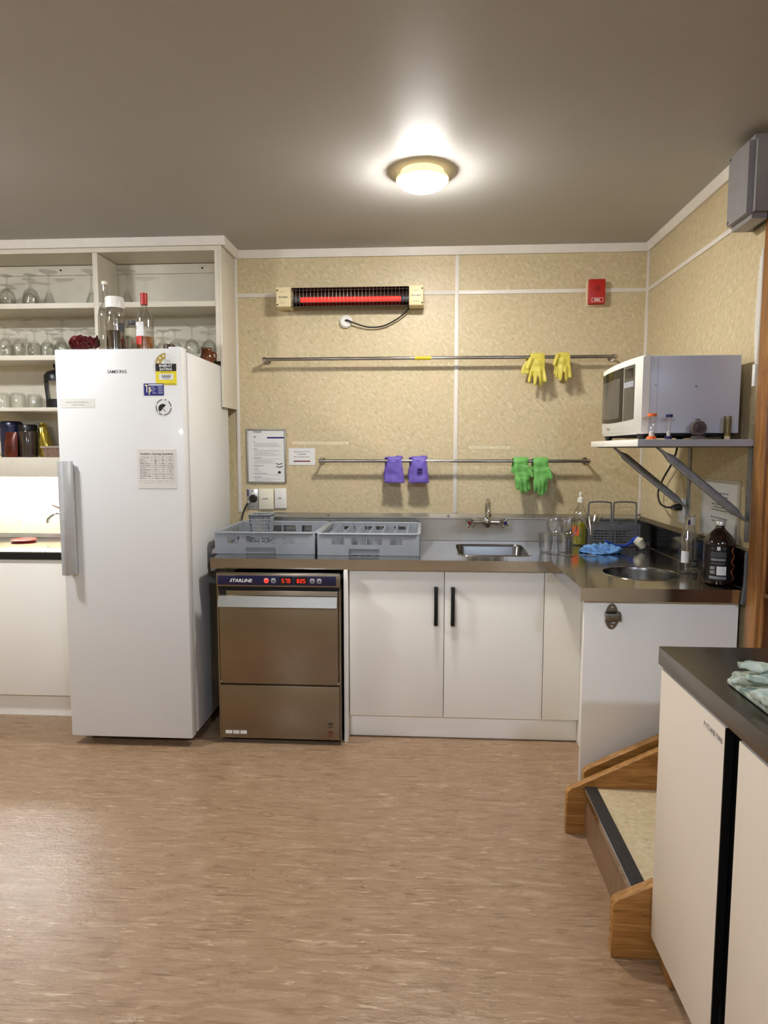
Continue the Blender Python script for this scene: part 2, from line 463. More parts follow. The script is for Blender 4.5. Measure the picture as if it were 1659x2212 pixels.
# white joint strips and cornice
tn = [0]
def trim(bm):
    tn[0] += 1
    return struct(obj('trim_%d' % tn[0], bm, MAT_TRIM))
trim(cbox(-1.0965, YW - 0.005, 1.06, -1.0765, YW, 2.503, 0.001))
trim(cbox(0.162, YW - 0.005, 1.06, 0.184, YW, 2.503, 0.001))
trim(cbox(-1.0765, YW - 0.005, 2.290, 0.162, YW, 2.311, 0.001))
trim(cbox(0.184, YW - 0.005, 2.290, XR - 0.013, YW, 2.311, 0.001))
trim(cbox(XR - 0.013, YW - 0.013, 1.06, XR, YW, 2.503, 0.001))
trim(cbox(XR - 0.005, 2.50, 2.290, XR, YW - 0.013, 2.311, 0.001))
def cornice(p0, p1, nrm):
    # splayed timber moulding under the ceiling
    bm = B(); n = Vector(nrm)
    for p in (p0, p1): pass
    d = 0.028; h = 0.042
    A = [Vector((p[0], p[1], 0)) for p in (p0, p1)]
    rings = []
    for a in A:
        rings.append([bm.verts.new(a + Vector((0, 0, ZC))), bm.verts.new(a + n * d + Vector((0, 0, ZC))), bm.verts.new(a + n * d * 0.55 + Vector((0, 0, ZC - h))), bm.verts.new(a + Vector((0, 0, ZC - h)))])
    skin(bm, rings)
    return trim(bm)
cornice((-1.088, YW), (XR, YW), (0, -1, 0))
cornice((XR, YW - 0.028), (XR, 2.66), (-1, 0, 0))
cornice((-2.9, 3.55), (-1.088 + 0.028, 3.55), (0, -1, 0))
cornice((-1.088, 3.55), (-1.088, YW - 0.028), (1, 0, 0))
# doorway at the right: pine architrave and a dark stained door
dr = struct(obj('door_1', cbox(XR - 0.006, 1.632, 0.362, XR + 0.0035, 2.394, 2.288, 0.001), MAT_DOOR))
obj('architrave', cbox(XR - 0.022, 2.42, 0.0, XR + 0.02, 2.50, 2.36, 0.004), MAT_WOODZ, dr)
obj('door_stop', cbox(XR - 0.012, 2.395, 0.0, XR + 0.02, 2.419, 2.36, 0.003), MAT_WOODZ, dr)
obj('architrave', cbox(XR - 0.022, 1.56, 0.0, XR + 0.02, 1.63, 2.36, 0.004), MAT_WOODZ, dr)
obj('lintel', cbox(XR - 0.02, 1.63, 2.29, XR + 0.02, 2.42, 2.36, 0.004), MAT_WOODZ, dr)
obj('door_rail', cbox(XR - 0.014, 1.65, 0.90, XR - 0.0062, 2.39, 0.92, 0.002), MAT_CHROME, dr)
trim(cbox(XR - 0.010, 2.503, 1.47, XR, 2.516, 2.50, 0.001))

# ------------------------------------------------------------------ lamps
MAT_COLLAR = mat('glowing_cream_collar', (236, 220, 170), 0.5, emis=(255, 230, 172), es=0.8)
def ceiling_lamp(x, y, label, strength, rgb):
    t = thing('ceiling_light', (x, y, ZC), label, 'ceiling light', 'round ceiling lights')
    bm = B(); lathe(bm, [(0, ZC - 0.001), (0.088, ZC - 0.001), (0.088, ZC - 0.022), (0, ZC - 0.022)], 48, (x, y, 0))
    obj('base_plate', bm, MAT_COLLAR, t)
    bm = B(); lathe(bm, [(0.08, ZC - 0.0225), (0.102, ZC - 0.024), (0.107, ZC - 0.030), (0.105, ZC - 0.037), (0.095, ZC - 0.038), (0.08, ZC - 0.030), (0.08, ZC - 0.0225)], 48, (x, y, 0))
    obj('rim', bm, MAT_COLLAR, t)
    bm = B(); pr = [(0, ZC - 0.0385)]
    pr = [(0.0, ZC - 0.039), (0.095, ZC - 0.039)]
    for k in range(1, 10):
        a = PI / 2 * k / 9
        pr.append((0.097 * math.cos(a) if k < 9 else 0, ZC - 0.039 - 0.034 * math.sin(a)))
    lathe(bm, pr, 48, (x, y, 0))
    m = mat('lamp_diffuser_' + label.split()[0], (255, 255, 250), 0.4, emis=rgb, es=strength)
    obj('diffuser', bm, m, t)
ceiling_lamp(-0.018, 2.79, 'glowing dome ceiling light above the sink bench', LAMP_MAIN, (254, 250, 243))
ceiling_lamp(-2.25, 2.30, 'left dome ceiling light above the servery side', LAMP_LEFT, (247, 250, 253))
ceiling_lamp(0.95, -0.95, 'cool white dome ceiling light behind the viewer', LAMP_COOL * 1.9, (203, 222, 253))
ceiling_lamp(-1.1, -1.1, 'neutral dome ceiling light behind the viewer to the left', LAMP_COOL * 2.3, (228, 238, 254))

# ------------------------------------------------------------------ fridge
FX0, FX1, FY, FZ = -1.700, -1.103, 2.974, 1.882
fr = thing('fridge', (-1.40, 3.3, 0), 'tall white single-door fridge covered in stickers beside the dishwasher', 'fridge')
obj('cabinet', cbox(FX0 + 0.004, FY + 0.078, 0.045, FX1 - 0.002, FY + 0.70, FZ - 0.006, 0.006), MAT_FRIDGE, fr)
obj('gasket', cbox(FX0 + 0.02, FY + 0.060, 0.07, FX1 - 0.018, FY + 0.080, FZ - 0.03), MAT_GASKET, fr)
door = obj('door', cbox(FX0, FY, 0.045, FX1, FY + 0.060, FZ, 0.007), MAT_FRIDGE, fr)
bm = B()
box(bm, FX1 - 0.07, FY + 0.02, FZ, FX1 - 0.012, FY + 0.10, FZ + 0.010, 0.004)
obj('hinge_cover', bm, MAT_FRIDGE, fr)
for x in (FX0 + 0.06, FX1 - 0.06):
    bm = B(); cyl(bm, (x, FY + 0.12, 0), (x, FY + 0.12, 0.05), 0.02, seg=14); obj('foot', bm, MAT_BLACK, fr)
    bm = B(); cyl(bm, (x, FY + 0.62, 0), (x, FY + 0.62, 0.05), 0.02, seg=14); obj('foot', bm, MAT_BLACK, fr)
obj('plinth', cbox(FX0 + 0.05, FY + 0.085, 0.02, FX1 - 0.05, FY + 0.10, 0.05), MAT_MATTBLK, fr)
# long bar handle, hung off the left edge of the door
bm = B()
prism(bm, [(FX0 + 0.018, FY - 0.052), (FX0 + 0.046, FY - 0.056), (FX0 + 0.070, FY - 0.030), (FX0 + 0.073, FY - 0.012), (FX0 + 0.060, FY - 0.014), (FX0 + 0.040, FY - 0.034), (FX0 + 0.022, FY - 0.036)], 'z', 0.842, 1.372)
bmesh.ops.bevel(bm, geom=bm.edges[:], offset=0.0015, segments=1, affect='EDGES')
hd = obj('handle', bm, mat('silver_plastic', (178, 178, 178), 0.4, 0.1), door)
for z in (0.855, 1.325): obj('handle_mount', cbox(FX0 + 0.03, FY - 0.034, z, FX0 + 0.068, FY + 0.001, z + 0.035, 0.003), MAT_GASKET, hd)
PY = FY - 0.0012
def sticker(x0, z0, x1, z1, m, t=0.0010): return cbox(x0, FY - t, z0, x1, FY - 0.0001, z1)
bm = B(); text(bm, 'SAMSUNG', 0.015, (-1.408, PY + 0.0006, 1.772), width=0.09, align='CENTER', bold=0.02)
o = obj('brand_lettering', bm, MAT_DOTINK, door, 0); o['label'] = 'dark grey SAMSUNG lettering'
# energy rating label
e = obj('energy_label', sticker(-1.226, 1.718, -1.130, 1.800, None), MAT_YINK, door, 0); e['label'] = 'yellow, black and white energy rating sticker'
obj('black_band', cbox(-1.226, FY - 0.0016, 1.780, -1.130, FY - 0.0009, 1.813), MAT_INK, e, 0)
bm = B(); text(bm, 'ENERGY', 0.0115, (-1.178, FY - 0.0019, 1.7985), width=0.062, align='CENTER', bold=0.02); text(bm, 'RATING', 0.0115, (-1.178, FY - 0.0019, 1.783), width=0.056, align='CENTER', bold=0.02)
obj('lettering', bm, MAT_WINK, e, 0)
def arc_sector(a0, a1, r0, r1, cx, cz, y, n=14):
    bm = B(); poly = []
    for k in range(n + 1): a = a0 + (a1 - a0) * k / n; poly.append((cx + r1 * math.cos(a), cz + r1 * math.sin(a)))
    for k in range(n + 1): a = a1 + (a0 - a1) * k / n; poly.append((cx + r0 * math.cos(a), cz + r0 * math.sin(a)))
    return prism(bm, poly, 'y', y - 0.0008, y)
obj('white_half_disc', arc_sector(0, PI, 0.0005, 0.048, -1.178, 1.813, FY - 0.0001), MAT_PAPER, e, 0)
obj('star_arc', arc_sector(PI * 0.5, PI, 0.022, 0.048, -1.178, 1.813, FY - 0.0010), MAT_GOLDINK, e, 0)
bm = B()
for a in (0.58, 0.75, 0.92):
    cx, cz = -1.178 + 0.036 * math.cos(PI * a), 1.813 + 0.036 * math.sin(PI * a)
    prism(bm, [(cx + (0.007 if k % 2 == 0 else 0.003) * math.sin(PI * k / 5), cz + (0.007 if k % 2 == 0 else 0.003) * math.cos(PI * k / 5)) for k in range(10)], 'y', FY - 0.0022, FY - 0.0019)
obj('star', bm, MAT_WINK, e, 0)
obj('white_box', cbox(-1.211, FY - 0.0016, 1.741, -1.144, FY - 0.0009, 1.768), MAT_PAPER, e, 0)
bm = B()
for k in range(9): quad(bm, -1.196 + k * 0.0047, 1.7545, 0.003, 0.009, FY - 0.0018)
quad(bm, -1.178, 1.762, 0.045, 0.002, FY - 0.0018); quad(bm, -1.178, 1.746, 0.03, 0.0018, FY - 0.0018); quad(bm, -1.178, 1.774, 0.05, 0.0015, FY - 0.0012)
quad(bm, -1.178, 1.7225, 0.085, 0.002, FY - 0.0012)
obj('small_print', bm, MAT_DOTINK, e, 0)
bm = B()
for k in range(3): quad(bm, -1.172 + 0.002 * k, 1.829 - k * 0.005, 0.03, 0.0015, FY - 0.0011)
obj('small_print', bm, MAT_GINK, e, 0)
# blue magnet card
c = obj('magnet_card', cbox(-1.284, FY - 0.0016, 1.671, -1.191, FY - 0.0001, 1.725, 0.0004), MAT_BINK, door, 0); c['label'] = 'dark blue magnet card with Tp lettering'
bm = B(); text(bm, 'Tp', 0.034, (-1.278, FY - 0.0020, 1.686), width=0.030, bold=0.03)
obj('lettering', bm, mat('pale_gold_ink', (226, 218, 170), 0.5), c, 0)
bm = B(); quad(bm, -1.232, 1.7185, 0.075, 0.005, FY - 0.0020)
for k, (a, b_) in enumerate(((-1.243, -1.214), (-1.236, -1.212), (-1.243, -1.212), (-1.236, -1.212))):
    z = 1.709 - k * 0.009
    quad(bm, a, z, 0.018, 0.0016, FY - 0.0020); quad(bm, b_ + 0.006, z, 0.022, 0.0022, FY - 0.0020)
obj('small_print', bm, MAT_WINK, c, 0)
# round umbrella sticker
bm = B(); prism(bm, [(-1.194 + 0.040 * math.cos(2 * PI * k / 40), 1.618 + 0.040 * math.sin(2 * PI * k / 40)) for k in range(40)], 'y', FY - 0.001, FY - 0.0001)
u = obj('round_sticker', bm, MAT_PAPER, door, 0); u['label'] = 'round white sticker with a black umbrella and lettering around the rim'
bm = B(); cx, cz = -1.198, 1.612
pts = [(cx + 0.021 * math.cos(a), cz + 0.021 * math.sin(a)) for a in [math.radians(45 + 180 * k / 12) for k in range(13)]]
prism(bm, pts + [(cx - 0.004, cz - 0.006), (cx + 0.001, cz + 0.003), (cx + 0.006, cz + 0.006)], 'y', FY - 0.0014, FY - 0.0011)
tube(bm, [(cx, FY - 0.0013, cz), (cx + 0.014, FY - 0.0013, cz - 0.014)], 0.0012, 6)
rng = random.Random(3)
for k in range(34):
    a = 2 * PI * k / 34
    if rng.random() < 0.28: continue
    x, z = -1.194 + 0.0345 * math.cos(a), 1.618 + 0.0345 * math.sin(a)
    prism(bm, [(x + dx * math.sin(a) * 0.0022 + dz * math.cos(a) * 0.0026, z - dx * math.cos(a) * 0.0022 + dz * math.sin(a) * 0.0026) for dx, dz in ((-1, -1), (1, -1), (1, 1), (-1, 1))], 'y', FY - 0.0014, FY - 0.0011)
obj('print', bm, MAT_INK, u, 0)
# small notice, left
n = obj('small_notice', cbox(-1.682, FY - 0.001, 1.617, -1.518, FY - 0.0001, 1.658), MAT_LAMIN, door, 0); n['label'] = 'small white paper notice with two lines of print'
bm = B(); text(bm, 'Please do not overload this fridge as the', 0.0052, (-1.600, PY, 1.640), width=0.108, align='CENTER'); text(bm, 'seals get damaged', 0.0052, (-1.596, PY, 1.628), width=0.054, align='CENTER')
obj('print', bm, MAT_INK, n, 0)
# catering table in a plastic sleeve
t = obj('catering_table', cbox(-1.325, FY - 0.002, 1.246, -1.141, FY - 0.0001, 1.428, 0.0006), MAT_LAMIN, door, 0); t['label'] = 'white laminated sheet titled Guideline Catering Quantities'
bm = B(); ty = FY - 0.0024
text(bm, 'Guideline Catering Quantities', 0.0098, (-1.234, ty, 1.401), width=0.156, align='CENTER', bold=0.012)
rows = [('# people', '10', '20', '30'), ('Mince', '2kg', '4kg', '5+kg'), ('Lettuce', '1', '2', '3'), ('White flour', '2kg', '4kg', '5+kg'), ('Potatoes/salad', '8-10', '15-20', '20-25'), ('Tomato', '10', '15', '20-24'), ('Bread/loaves', '2.5', '4', '6-8'), ('Sausages', '6', '2', '6-8'), ('Porridge, oats', '5 cups', '7.5 cups', '15 cups'), ('Scrambled egg', '24', '48', '60'), ('Bacon', '1 kg', '2 kg', '3 kg')]
for k, r in enumerate(rows):
    z = 1.3855 - k * 0.0094 + (0.0 if k else 0.0015)
    text(bm, r[0], 0.0058, (-1.312 + (0.008 if k == 0 else 0), ty, z), width=min(0.046, 0.0042 * len(r[0])))
    for q, x in enumerate((-1.240, -1.205, -1.170)): text(bm, r[q + 1], 0.0054, (x, ty, z), align='CENTER', width=min(0.026, 0.0048 * len(r[q + 1])))
obj('print', bm, MAT_INK, t, 0)
bm = B()
for k in range(13): quad(bm, -1.2335, 1.3935 - k * 0.0101, 0.16, 0.0006, ty + 0.0002)
for x in (-1.3135, -1.2575, -1.2225, -1.1875, -1.1535): quad(bm, x, 1.333, 0.0006, 0.121, ty + 0.0002)
obj('table_lines', bm, MAT_GINK, t, 0)

# ------------------------------------------------------------------ open shelf unit above the servery
SX0, SX1, SY0 = -2.95, -1.089, 3.55
su = thing('open_shelf_unit', (-2.0, 3.68, 1.27), 'cream open wall shelves full of glassware behind the fridge', 'shelves')
obj('end_panel', cbox(SX1 - 0.014, SY0, 1.655, SX1, YW - 0.006, 2.503, 0.001), MAT_SHELF, su)
obj('face_strip', cbox(SX1 - 0.036, SY0 + 0.001, 1.90, SX1 - 0.0145, SY0 + 0.016, 2.503), MAT_SHELF, su)
obj('divider', cbox(-1.795, SY0 + 0.002, 1.40, -1.767, YW - 0.014, 2.478, 0.001), MAT_SHELF, su)
obj('divider', cbox(-2.93, SY0 + 0.002, 1.40, -2.905, YW - 0.014, 2.478, 0.001), MAT_SHELF, su)
obj('top_board', cbox(SX0, SY0 + 0.002, 2.480, SX1 - 0.019, YW - 0.006, 2.503), MAT_SHELF, su)
obj('back_panel', cbox(SX0, YW - 0.012, 1.40, -1.766, YW - 0.006, 2.478), MAT_SHELF, su)
obj('back_panel', cbox(-1.765, YW - 0.012, 1.90, SX1 - 0.019, YW - 0.006, 2.478), MAT_SHELF, su)
ZA, ZB, ZCC, ZD = 2.218, 1.940, 1.657, 1.382
for x0, x1 in ((SX0 + 0.046, -1.796), (-1.766, SX1 - 0.037)):
    for z, t_ in ((ZA, 0.028), (ZB, 0.026), (ZCC, 0.020)):
        if z == ZCC and x0 > -2: continue
        obj('shelf_board', cbox(x0, SY0 + 0.003, z - t_, x1, YW - 0.0125, z, 0.001), MAT_SHELF, su)
    bt = obj('batten', cbox(x0, YW - 0.024, 2.425, x1, YW - 0.0125, 2.477, 0.001), MAT_SHELF, su)
for x in (-2.10, -1.27):
    bm = B(); cyl(bm, (x, YW - 0.0245, 2.452), (x, YW - 0.0285, 2.452), 0.005, seg=10); obj('screw_head', bm, MAT_MATTBLK, su)
obj('bottom_board', cbox(SX0, SY0 + 0.018, ZD - 0.018, -1.765, YW - 0.0125, ZD), MAT_SHELF, su)
obj('pelmet', cbox(SX0, SY0, 1.273, -1.715, SY0 + 0.0175, ZD, 0.001), MAT_SHELF, su)
# strip light fixed behind the pelmet
sl = thing('strip_light', (-2.35, 3.66, 1.33), 'bright strip light under the left shelves behind the pelmet', 'light')
obj('housing', cbox(-2.90, 3.625, 1.338, -1.75, 3.685, 1.362, 0.003), MAT_WHITEP, sl)
bm = B(); cyl(bm, (-2.88, 3.655, 1.324), (-1.77, 3.655, 1.324), 0.013, seg=14)
obj('tube', bm, mat('fluorescent_tube', (255, 255, 255), 0.4, emis=(240, 248, 255), es=NICHE), sl)
for x in (-2.89, -1.76): obj('tube_holder', cbox(x - 0.008, 3.64, 1.306, x + 0.008, 3.67, 1.338, 0.002), MAT_WHITEP, sl)

# ------------------------------------------------------------------ servery bench on the left
lb = thing('servery_cabinet', (-2.4, 3.5, 0), 'cream base cabinet under the lit servery bench left of the fridge', 'cabinet')
obj('body', cbox(-3.2, 3.292, 0.115, -1.72, 3.79, 0.855), MAT_SHELF, lb)
obj('door', cbox(-2.62, 3.272, 0.125, -1.75, 3.291, 0.853, 0.0015), MAT_LAM, lb)
obj('door', cbox(-3.19, 3.272, 0.125, -2.624, 3.291, 0.853, 0.0015), MAT_LAM, lb)
obj('kickboard', cbox(-3.2, 3.31, 0.0, -1.72, 3.326, 0.114), MAT_LAM, lb)
sb = thing('servery_worktop', (-2.4, 3.5, 0.86), 'stainless steel worktop under the lit servery opening', 'worktop')
obj('top', cbox(-3.2, 3.262, 0.868, -1.715, 3.80, 0.899, 0.004), MAT_STEEL, sb)
obj('dark_edge', cbox(-3.2, 3.256, 0.862, -1.715, 3.2615, 0.894), MAT_MATTBLK, sb)
obj('upstand', cbox(-3.2, 3.79, 0.8995, -1.715, 3.803, 0.925), MAT_STEELV, sb)
# small tap in the niche
tp = thing('servery_tap', (-2.13, 3.72, 0.9), 'chrome tap half hidden by the fridge handle under the strip light', 'tap')
bm = B(); cyl(bm, (-2.10, 3.72, 0.8995), (-2.10, 3.72, 1.06), 0.014); obj('column', bm, MAT_CHROME, tp)
bm = B(); tube(bm, smooth_path([(-2.10, 3.72, 1.02), (-2.14, 3.70, 1.055), (-2.18, 3.68, 1.03), (-2.185, 3.675, 1.0)]), 0.009, 10); obj('spout', bm, MAT_CHROME, tp)
bm = B(); tube(bm, [(-2.10, 3.715, 1.075), (-2.17, 3.70, 1.105)], [0.010, 0.006], 10); cyl(bm, (-2.10, 3.72, 1.06), (-2.10, 3.72, 1.085), 0.017); obj('lever', bm, MAT_CHROME, tp)
bm = B(); lathe(bm, [(0, 0.8995), (0.06, 0.8995), (0.068, 0.910), (0.062, 0.914), (0.05, 0.905), (0, 0.904)], 24, (-2.30, 3.62, 0))  # flat red disc stands in for a red reflection in the steel
tag(obj('red_reflection', bm, MAT_RED), 'flat red disc standing in for a reflection on the lit servery bench', 'reflection')

# ------------------------------------------------------------------ stainless bench
BX0, BX1, BY0, BY1, PYN, PXN, ZB_ = -1.04, 1.200, 3.105, 3.788, 2.513, 0.595, 0.900
wt = thing('steel_worktop', (0.1, 3.4, 0.85), 'L-shaped stainless steel bench top with sink and round chute', 'worktop')
outer = [(BX0, BY1), (BX0, BY0), (PXN, BY0), (PXN, PYN), (BX1, PYN), (BX1, BY1)]
sink = rrect(0.168, 3.262, 0.533, 3.648, 0.045)
HC = (0.918, 2.832); HR = 0.155
hole = [(HC[0] + HR * math.cos(2 * PI * k / 40), HC[1] + HR * math.sin(2 * PI * k / 40)) for k in range(40)]
bm = holed_slab(outer, [sink, hole], ZB_ - 0.050, ZB_)
bmesh.ops.remove_doubles(bm, verts=bm.verts[:], dist=1e-5)
obj('bench_top', bm, MAT_STEEL, wt, 30)
bm = B(); rings = []
for inset, z, r in ((0.000, ZB_ - 0.0005, 0.045), (0.006, ZB_ - 0.012, 0.045), (0.012, ZB_ - 0.15, 0.05), (0.03, ZB_ - 0.175, 0.06), (0.10, ZB_ - 0.180, 0.06)):
    rings.append([bm.verts.new((p[0], p[1], z)) for p in rrect(0.168 + inset, 3.262 + inset, 0.533 - inset, 3.648 - inset, r)])
skin(bm, rings, False, True); obj('sink_basin', bm, MAT_BOWL, wt, 50)
bm = B(); tube(bm, [(p[0], p[1], ZB_ + 0.0008) for p in sink], 0.0028, 6, closed=True); obj('sink_rim', bm, MAT_CHROME, wt)
bm = B(); tube(bm, [(p[0], p[1], ZB_ + 0.0006) for p in hole], 0.0022, 6, closed=True); obj('chute_rim', bm, MAT_CHROME, wt)
bm = B(); lathe(bm, [(0, ZB_ - 0.1785), (0.035, ZB_ - 0.1785), (0.04, ZB_ - 0.1795), (0, ZB_ - 0.1795)], 24, (0.35, 3.455, 0)); obj('drain', bm, MAT_CHROME, wt)
bm = B(); lathe(bm, [(HR, ZB_ - 0.0005), (HR - 0.004, ZB_ - 0.014), (HR - 0.006, ZB_ - 0.20), (HR - 0.03, ZB_ - 0.235), (0, ZB_ - 0.24)], 48, (HC[0], HC[1], 0)); obj('chute_bowl', bm, MAT_BOWL, wt, 50)
bm = B(); rings = []
for x in (BX0 + 0.10, BX1 + 0.018):
    rings.append([bm.verts.new(p) for p in ((x, YW - 0.001, ZB_ + 0.001), (x, YW - 0.014, ZB_ + 0.001), (x, YW - 0.016, ZB_ + 0.125), (x, YW - 0.032, ZB_ + 0.130), (x, YW - 0.032, ZB_ + 0.138), (x, YW - 0.008, ZB_ + 0.157), (x, YW - 0.001, ZB_ + 0.158))])
skin(bm, rings); obj('splashback', bm, MAT_STEELV, wt, 20)
bm = B(); rings = []
for y in (PYN + 0.002, YW - 0.033):
    rings.append([bm.verts.new(p) for p in ((XR - 0.001, y, ZB_ + 0.001), (XR - 0.012, y, ZB_ + 0.001), (XR - 0.013, y, ZB_ + 0.120), (XR - 0.024, y, ZB_ + 0.125), (XR - 0.024, y, ZB_ + 0.133), (XR - 0.006, y, ZB_ + 0.150), (XR - 0.001, y, ZB_ + 0.151))])
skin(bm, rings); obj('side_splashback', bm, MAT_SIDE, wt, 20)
for x in (0.135, 0.62, -0.56):
    bm = B(); cyl(bm, (x, YW - 0.020, 1.043), (x, YW - 0.030, 1.048), 0.006, seg=10); obj('screw_head', bm, MAT_DKBASK, wt)
bm = B()
tube(bm, smooth_path([(1.196, 2.508, 0.845), (1.2, 2.506, 0.88), (1.205, 2.508, 0.95), (1.206, 2.512, 1.045)]), [0.014] * 18 + [0.012], 8, flat=[(1.0, 0.55)] * 19)
o = obj('duct_tape', bm, mat('grey_duct_tape', (84, 86, 88), 0.45, 0.1, bmp=0.6, bs=80), wt); o['label'] = 'crumpled grey duct tape over the bench corner'

# ------------------------------------------------------------------ cabinets under the bench
cb = thing('sink_cabinet', (0.2, 3.4, 0), 'white double-door cabinet with black bar handles under the sink', 'cabinet')
obj('carcass', cbox(-0.366, 3.150, 0.115, 0.600, 3.78, 0.71), MAT_LAM, cb)
obj('top_rail', cbox(-0.366, 3.150, 0.7105, 0.600, 3.168, 0.849), MAT_LAM, cb)
for x0, x1, hx in ((-0.364, 0.0945, 0.056), (0.0975, 0.570, 0.136)):
    d = obj('door', cbox(x0, 3.131, 0.119, x1, 3.149, 0.845, 0.0012), MAT_LAM, cb)
    bm = B(); box(bm, hx - 0.009, 3.094, 0.584, hx + 0.009, 3.104, 0.768, 0.002)
    box(bm, hx - 0.009, 3.1045, 0.584, hx + 0.009, 3.1308, 0.600, 0.001); box(bm, hx - 0.009, 3.1045, 0.752, hx + 0.009, 3.1308, 0.768, 0.001)
    h = obj('handle', bm, MAT_MATTBLK, d)
obj('corner_filler', cbox(0.573, 3.131, 0.119, 0.747, 3.149, 0.845, 0.0012), MAT_LAM, cb)
obj('kickboard', cbox(-0.366, 3.160, 0.004, 0.747, 3.176, 0.114, 0.001), MAT_LAM, cb)
tag(obj('cabinet_end_panel', cbox(-0.386, 3.085, 0.0, -0.3685, 3.775, 0.849, 0.001), MAT_LAM), 'narrow white end panel between dishwasher and sink cabinet', 'panel')
pn = thing('peninsula_panel', (0.9, 2.56, 0), 'large white panel closing the bench end, with bottle opener', 'panel')
obj('front_panel', cbox(0.618, 2.545, 0.0, XR - 0.024, 2.563, 0.849, 0.001), MAT_LAM, pn)
obj('side_panel', cbox(0.748, 2.564, 0.0, 0.762, 3.78, 0.849), MAT_LAM, pn)
# bottle opener screwed to the panel
op = thing('bottle_opener', (0.7225, 2.544, 0.733), 'steel wall bottle opener on the white end panel', 'bottle opener')
bm = B(); cx, cz = 0.7225, 0.784
poly = [(cx + 0.0245 * math.cos(a) * (1.0 if math.sin(a) > -0.2 else 1.08), cz + 0.051 * math.sin(a)) for a in [2 * PI * k / 36 for k in range(36)]]
prism(bm, poly, 'y', 2.541, 2.5447); bmesh.ops.bevel(bm, geom=[e for e in bm.edges if abs(e.verts[0].co.y - 2.541) < 1e-4 and abs(e.verts[1].co.y - 2.541) < 1e-4], offset=0.0012, segments=2, affect='EDGES')
ms = mat('worn_steel', (128, 124, 116), 0.32, 1.0, var=0.2, vs=60)
obj('plate', bm, ms, op)
bm = B(); rings = []
for x, k in ((cx - 0.027, 0.8), (cx - 0.012, 1.0), (cx + 0.012, 1.0), (cx + 0.030, 0.8)):
    rings.append([bm.verts.new(p) for p in ((x, 2.5405, cz + 0.020), (x, 2.522 + 0.008 * (1 - k), cz + 0.014), (x, 2.517 + 0.008 * (1 - k), cz - 0.006), (x, 2.521, cz - 0.014), (x, 2.528, cz - 0.010), (x, 2.5405, cz + 0.004))])
skin(bm, rings); obj('cap_catch', bm, ms, op)
bm = B(); tube(bm, smooth_path([(cx - 0.02, 2.5395, cz - 0.010), (cx - 0.014, 2.5395, cz - 0.022), (cx, 2.5395, cz - 0.026), (cx + 0.014, 2.5395, cz - 0.022), (cx + 0.02, 2.5395, cz - 0.010)]), 0.003, 8); obj('lip', bm, ms, op)
for z in (cz + 0.037, cz - 0.037):
    bm = B(); cyl(bm, (cx, 2.5408, z), (cx, 2.5385, z), 0.0048, seg=12); obj('screw', bm, MAT_CHROME, op)

# ------------------------------------------------------------------ commercial dishwasher
DX0, DX1, DY = -0.990, -0.396, 3.04
dw = thing('dishwasher', (-0.69, 3.35, 0), 'stainless steel undercounter glass washer with red digital readouts', 'dishwasher')
obj('body', cbox(DX0 + 0.008, DY + 0.02, 0.03, DX1 - 0.004, 3.64, 0.825), MAT_DISH, dw)
obj('side_skin', cbox(DX0, DY + 0.001, 0.02, DX0 + 0.007, DY + 0.30, 0.775), MAT_DISH, dw)
obj('side_skin', cbox(DX1 - 0.0035, DY + 0.001, 0.02, DX1, DY + 0.30, 0.775), MAT_DISH, dw)
fas = obj('control_fascia', cbox(DX0 + 0.002, DY - 0.012, 0.778, DX1 - 0.002, DY + 0.019, 0.842, 0.004), MAT_DISH, dw)
dp = obj('display_strip', cbox(DX0 + 0.010, DY - 0.0155, 0.786, DX1 - 0.018, DY - 0.0122, 0.832, 0.001), MAT_NAVY, fas)
yf = DY - 0.0160
def dwpart(nm, bm, m, lab=None, par=fas):
    o = obj(nm, bm, m, par, 0)
    if lab: o['label'] = lab
    return o
bm = B(); text(bm, 'STARLINE', 0.0155, (-0.921, yf, 0.801), width=0.110, bold=0.025, shear=0.25); dwpart('brand_lettering', bm, MAT_WINK, 'white slanted STARLINE lettering')
for x0 in (-0.676, -0.605):
    dwpart('readout_window', cbox(x0 - 0.004, yf - 0.0002, 0.791, x0 + 0.056, yf + 0.0004, 0.828), MAT_MATTBLK)
def seven(bm, ch, x, z, w_, h_, y):
    S = {'0': 'abcdef', '1': 'bc', '2': 'abged', '3': 'abgcd', '4': 'fgbc', '5': 'afgcd', '6': 'afgedc', '7': 'abc', '8': 'abcdefg', '9': 'abcdfg'}[ch]
    t_ = 0.0026
    seg = {'a': (x + w_ / 2, z + h_, w_, t_), 'g': (x + w_ / 2, z + h_ / 2, w_, t_), 'd': (x + w_ / 2, z, w_, t_), 'f': (x, z + h_ * 0.75, t_, h_ / 2 - t_), 'b': (x + w_, z + h_ * 0.75, t_, h_ / 2 - t_), 'e': (x, z + h_ * 0.25, t_, h_ / 2 - t_), 'c': (x + w_, z + h_ * 0.25, t_, h_ / 2 - t_)}
    for s in S: quad(bm, *seg[s], y)
for x0, s in ((-0.670, '57.9'), (-0.598, '82.5')):
    bm = B(); x = x0
    for ch in s:
        if ch == '.': quad(bm, x - 0.0040, 0.8005, 0.0024, 0.0024, yf - 0.0006); continue
        seven(bm, ch, x, 0.801, 0.0085, 0.0165, yf - 0.0006); x += 0.0145
    dwpart('red_digits', bm, MAT_LED, 'glowing red digits')
